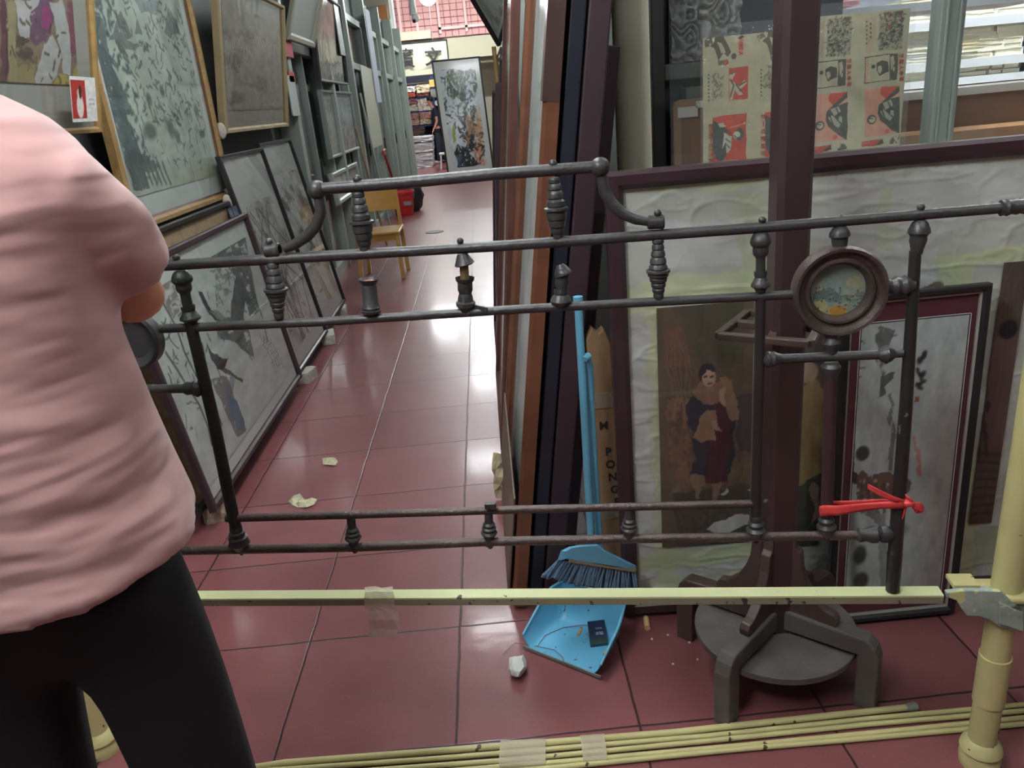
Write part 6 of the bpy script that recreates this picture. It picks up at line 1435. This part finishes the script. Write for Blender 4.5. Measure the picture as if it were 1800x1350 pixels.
MB().tube([bp(1592, 890, .016), bp(1590, 900, .014), bp(1586, 912, .014)], [.003, .0025, .001], 6).build('tail', m_r, t, smooth=True)

# ================================================================== PEOPLE
m_skin = M('skin', rgb(196, 140, 112), .5, var=.06, vscale=12); m_hair = M('black_hair', rgb(26, 24, 24), .6, bump=.4, bscale=200)
m_trou = M('black_trousers', rgb(20, 20, 25), .85, bump=.15, bscale=30); m_shoe = M('black_shoes', rgb(28, 28, 30), .4)
def shirtmat():
    m = M('pink_cotton', rgb(196, 150, 147), .85, bump=.0); nt = m.node_tree; b = nt.nodes['Principled BSDF']
    tc = nt.nodes.new('ShaderNodeTexCoord'); mp = nt.nodes.new('ShaderNodeMapping'); mp.inputs['Rotation'].default_value = (0, .5, 0); mp.inputs['Scale'].default_value = (3.2, 2.5, 12)
    n = nt.nodes.new('ShaderNodeTexNoise'); n.inputs['Scale'].default_value = 1.3; n.inputs['Detail'].default_value = 2
    nt.links.new(tc.outputs['Object'], mp.inputs[0]); nt.links.new(mp.outputs[0], n.inputs['Vector'])
    bp_ = nt.nodes.new('ShaderNodeBump'); bp_.inputs['Strength'].default_value = .8; bp_.inputs['Distance'].default_value = .03
    nt.links.new(n.outputs[0], bp_.inputs['Height']); nt.links.new(bp_.outputs[0], b.inputs['Normal'])
    b.inputs['Sheen Weight'].default_value = .3
    return m
def skinmesh(name, pts, edges, mat, parent, sub=2, root=0):
    """pts: (x, y, z, r) or (x, y, z, rx, ry); one connected armature of edges grown into a smooth surface"""
    o0 = ORIG[parent.name]; me = bpy.data.meshes.new(name)
    me.from_pydata([(p[0]-o0.x, p[1]-o0.y, p[2]-o0.z) for p in pts], edges, []); me.materials.append(mat)
    o = bpy.data.objects.new(name, me); SC.collection.objects.link(o); o.parent = parent; ORIG[o.name] = o0
    s = o.modifiers.new('skin', 'SKIN'); s.use_smooth_shade = True
    if not me.skin_vertices:
        bpy.context.view_layer.objects.active = o
    for i, p in enumerate(pts):
        sv = me.skin_vertices[0].data[i]; sv.radius = (p[3], p[4] if len(p) > 4 else p[3]); sv.use_root = (i == root)
    b = o.modifiers.new('subd', 'SUBSURF'); b.levels = sub; b.render_levels = sub
    return o
def hand(P, E, base, d, up, s=1.0, curl=.5):
    """five separate fingers rooted in the palm; base = wrist point, d = direction, up = back-of-hand direction"""
    d, up = V(d).normalized(), V(up).normalized(); side = d.cross(up).normalized(); k = len(P)-1
    palm = base+d*.05*s; P.append((*palm, .026*s, .016*s)); E.append((k, k+1)); pk = k+1
    for j, (o_, L) in enumerate(((-.030, .062), (-.011, .072), (.010, .068), (.030, .054))):
        r0 = palm+side*o_*s+d*.028*s; P.append((*r0, .0095*s)); E.append((pk, len(P)-1)); c = r0; dd = d.copy()
        for q in range(3):
            dd = (dd-up*curl*.55).normalized(); c = c+dd*L*s/3*(1.15-.15*q); P.append((*c, (.0088-.0008*q)*s)); E.append((len(P)-2, len(P)-1))
    r0 = base+d*.018*s-side*.026*s; P.append((*r0, .011*s)); E.append((k, len(P)-1)); c = r0; dd = (d-side*.8-up*.3).normalized()
    for q in range(2): c = c+dd*.026*s; P.append((*c, (.010-.001*q)*s)); E.append((len(P)-2, len(P)-1)); dd = (dd+side*.4).normalized()

# --- person in the foreground, seen from behind
px0, py0 = -.640, .92
t = thing('person', 'person in a pink short-sleeved shirt and black trousers seen from behind, standing at the left', 'person', (px0, py0, 0))
P = [(px0, py0, .98, .11, .09), (px0, py0, 1.08, .12, .09), (px0, py0+.01, 1.25, .135, .095), (px0-.005, py0+.02, 1.42, .11, .085), (px0-.01, py0+.05, 1.51, .055), (px0-.015, py0+.08, 1.57, .052), (px0-.02, py0+.11, 1.66, .078, .088), (px0-.02, py0+.115, 1.74, .080, .092), (px0-.02, py0+.10, 1.80, .050, .06)]
E = [(i, i+1) for i in range(8)]
P += [(px0+.155, py0+.01, 1.445, .05), (px0+.158, py0+.115, 1.285, .042), (px0+.06, py0+.27, 1.34, .032), (px0+.01, py0+.33, 1.37, .025)]; E += [(3, 9), (9, 10), (10, 11), (11, 12)]
hand(P, E, V((px0+.01, py0+.33, 1.37)), (-.5, .7, .25), (0, -.3, 1), 1.0, .6)
k = len(P); P += [(px0-.165, py0+.01, 1.445, .05), (px0-.18, py0+.10, 1.20, .042), (px0-.10, py0+.28, 1.30, .032), (px0-.06, py0+.33, 1.34, .025)]; E += [(3, k), (k, k+1), (k+1, k+2), (k+2, k+3)]
hand(P, E, V((px0-.06, py0+.33, 1.34)), (.4, .7, .2), (0, -.3, 1), 1.0, .6)
for sx, kx_, fx_ in ((1, .112, .112), (-1, .148, .165)):
    k = len(P); P += [(px0+sx*.092, py0, .80, .062), (px0+sx*kx_, py0+.02, .47, .052), (px0+sx*fx_, py0-.01, .09, .040), (px0+sx*fx_, py0+.07, .045, .036, .03), (px0+sx*(fx_+.01), py0+.17, .035, .034, .024)]
    E += [(0, k), (k, k+1), (k+1, k+2), (k+2, k+3), (k+3, k+4)]
skinmesh('body', P, E, m_skin, t)
hd = V((px0-.02, py0+.112, 1.72))
MB().ball(hd+V((0, -.018, .022)), .098, 24, 16, (.95, 1.0, 1.0)).build('hair', m_hair, t, smooth=True)
for s_ in (-1, 1):
    MB().ball(hd+V((s_*.083, -.0, -.03)), .022, 12, 8, (.35, .7, 1.2)).build('ear', m_skin, t, smooth=True)
    e_ = MB().ball(hd+V((s_*.032, .088, -.015)), .012, 12, 8, (1.2, .6, .7)).build('eye', m_white, t, smooth=True)
MB().ball(hd+V((0, .105, -.04)), .016, 12, 8, (.8, 1, 1.5)).build('nose', m_skin, t, smooth=True)
MB().ball(hd+V((0, .092, -.075)), .02, 12, 8, (1.2, .5, .35)).build('mouth', M('lips', rgb(170, 96, 88), .5), t, smooth=True)
# shirt: one closed garment surface
mb = MB(); seg = 64
rings = [(.985, .204, .150, 0, 0), (.992, .206, .152, 0, 0), (1.02, .202, .148, 0, 0), (1.09, .188, .140, 0, 0), (1.18, .176, .134, 0, 0), (1.27, .170, .130, -.002, .0), (1.35, .178, .130, -.002, .005), (1.42, .190, .125, -.003, .01),
         (1.46, .192, .114, -.004, .015), (1.50, .178, .100, -.006, .02), (1.53, .150, .088, -.008, .03), (1.555, .105, .075, -.01, .045), (1.575, .066, .062, -.012, .06)]
for z, rx_, ry_, dx, dy in rings:
    for j in range(seg):
        a = 2*math.pi*j/seg; ca, sa = math.cos(a), math.sin(a); ex = 2/2.4
        f_ = 1+.030*math.exp(-((z-.98)/.12)**2)*math.sin(a*7+z*9)+.010*math.sin(a*4+z*22)
        x_ = math.copysign(abs(ca)**ex, ca)*rx_*f_; y_ = math.copysign(abs(sa)**ex, sa)*ry_*f_
        zz = z+((.012*max(0, ca)+.040*min(0, sa)*(1-.6*max(0, ca)))*max(0, (1.1-z)/.15))
        mb.v.append((px0+dx+x_, py0+dy+y_, zz))
n = len(rings)
for i in range(n-1):
    for j in range(seg): mb.f.append((i*seg+j, i*seg+(j+1) % seg, (i+1)*seg+(j+1) % seg, (i+1)*seg+j)); mb.mi.append(0)
mb.f += [tuple(range(seg-1, -1, -1)), tuple((n-1)*seg+j for j in range(seg))]; mb.mi += [0, 0]
mb.tube([(px0+.09, py0+.01, 1.455), (px0+.150, py0+.012, 1.435), (px0+.172, py0+.04, 1.39), (px0+.168, py0+.085, 1.345)], [.058, .066, .062, .058], 24)
mb.tube([(px0-.10, py0+.01, 1.455), (px0-.165, py0+.012, 1.445), (px0-.185, py0+.05, 1.35), (px0-.185, py0+.08, 1.27)], [.062, .070, .062, .060], 24)
sh = mb.build('shirt', shirtmat(), t, smooth=True, angle=180)
rm = sh.modifiers.new('fuse', 'REMESH'); rm.mode = 'VOXEL'; rm.voxel_size = .009; rm.use_smooth_shade = True
sm = sh.modifiers.new('smooth', 'SMOOTH'); sm.factor = .6; sm.iterations = 6
MB().tube([(px0+math.cos(a)*.0655-.012, py0+.06+math.sin(a)*.062, 1.575) for a in [2*math.pi*j/24 for j in range(24)]], .007, 8, closed=True).build('collar', sh.data.materials[0], t, smooth=True)
# trousers
P = [(px0, py0, .96, .150, .120), (px0, py0, 1.05, .145, .115)]; E = [(0, 1)]
for sx, hx, kx_, fx_ in ((1, .096, .112, .112), (-1, .102, .148, .165)):
    k = len(P); P += [(px0+sx*hx, py0, .875, .080, .10), (px0+sx*kx_, py0+.015, .47, .079, .084), (px0+sx*fx_, py0-.005, .12, .072, .078), (px0+sx*fx_, py0-.005, .06, .07, .076)]; E += [(0, k), (k, k+1), (k+1, k+2), (k+2, k+3)]
skinmesh('trousers', P, E, m_trou, t)
for sx, fx_ in ((1, .112), (-1, .165)):
    MB().ball((px0+sx*fx_, py0+.07, .042), .05, 16, 10, (1, 2.6, .84)).build('shoe', m_shoe, t, smooth=True)

# --- man standing far down the hall, in profile facing left
q = onY(775, 283, 22.8); fx_, fy_ = q.x, 22.8
m_navysh = M('navy_shirt', rgb(34, 38, 62), .8); m_navytr = M('dark_navy_trousers', rgb(30, 32, 46), .85)
t = thing('person', 'person in navy T-shirt and dark trousers standing head bowed at the far end', 'person', (fx_, fy_, 0))
S = 1.0
P = [(0, 0, .95, .10, .09), (0, 0, 1.12, .11, .09), (-.01, 0, 1.32, .12, .09), (-.02, 0, 1.42, .10, .08), (-.06, 0, 1.50, .05), (-.09, 0, 1.56, .05), (-.13, 0, 1.63, .075, .07), (-.14, 0, 1.70, .082, .075), (-.12, 0, 1.75, .05)]
E = [(i, i+1) for i in range(8)]
P += [(0, -.17, 1.42, .05), (.03, -.20, 1.14, .040), (-.05, -.19, .98, .032), (-.09, -.18, .93, .026)]; E += [(3, 9), (9, 10), (10, 11), (11, 12)]
hand(P, E, V((-.09, -.18, .93)), (-.4, .1, -.8), (-.8, 0, .3), 1.0, .3)
k = len(P); P += [(0, .17, 1.42, .05), (.03, .20, 1.14, .04), (-.05, .19, .98, .032), (-.09, .18, .93, .026)]; E += [(3, k), (k, k+1), (k+1, k+2), (k+2, k+3)]
hand(P, E, V((-.09, .18, .93)), (-.4, -.1, -.8), (-.8, 0, .3), 1.0, .3)
for sy in (-1, 1):
    k = len(P); x_ = -.04 if sy < 0 else .14
    P += [(0, sy*.09, .86, .08), (x_*.4, sy*.10, .47, .055), (x_, sy*.10, .09, .04), (x_-.07, sy*.10, .045, .034), (x_-.15, sy*.10, .035, .03)]; E += [(0, k), (k, k+1), (k+1, k+2), (k+2, k+3), (k+3, k+4)]
W_ = lambda pts: [(fx_+p[0], fy_+p[1], p[2], *p[3:]) for p in pts]
skinmesh('body', W_(P), E, m_skin, t)
P = [(0, 0, .93, .125, .15), (0, 0, 1.1, .13, .15), (-.01, 0, 1.3, .135, .16), (-.02, 0, 1.43, .11, .13), (0, -.17, 1.43, .065), (.02, -.19, 1.24, .06), (0, .17, 1.43, .065), (.02, .19, 1.24, .06), (-.04, 0, 1.485, .07, .08)]
skinmesh('shirt', W_(P), [(0, 1), (1, 2), (2, 3), (3, 4), (4, 5), (3, 6), (6, 7), (3, 8)], m_navysh, t)
P = [(0, 0, .93, .125, .15)]; E = []
for sy in (-1, 1):
    k = len(P); x_ = -.04 if sy < 0 else .14; P += [(0, sy*.09, .84, .10), (x_*.4, sy*.1, .47, .085), (x_, sy*.1, .12, .08), (x_, sy*.1, .07, .078)]; E += [(0, k), (k, k+1), (k+1, k+2), (k+2, k+3)]
skinmesh('trousers', W_(P), E, m_navytr, t)
h = V((fx_-.135, fy_, 1.70))
MB().ball(h+V((.03, 0, .035)), .098, 20, 14, (1, .95, .9)).build('hair', m_hair, t, smooth=True)
MB().ball(h+V((-.092, 0, -.05)), .02, 10, 8, (1.3, .7, .9)).build('nose', m_skin, t, smooth=True)
for s_ in (-1, 1):
    MB().ball(h+V((.01, s_*.078, -.03)), .022, 10, 8, (.8, .4, 1.2)).build('ear', m_skin, t, smooth=True); MB().ball(h+V((-.078, s_*.03, -.02)), .012, 10, 8, (.6, 1.1, .7)).build('eye', m_white, t, smooth=True)
MB().ball(h+V((-.08, 0, -.08)), .016, 10, 8, (.6, 1.2, .4)).build('mouth', bpy.data.materials['lips'], t, smooth=True)
for sy in (-1, 1):
    x_ = -.04 if sy < 0 else .14; MB().ball((fx_+x_-.07, fy_+sy*.1, .045), .05, 12, 8, (2.6, 1, .9)).build('shoe', M('white_shoe', rgb(206, 206, 210), .5) if sy < 0 else m_shoe, t, smooth=True)
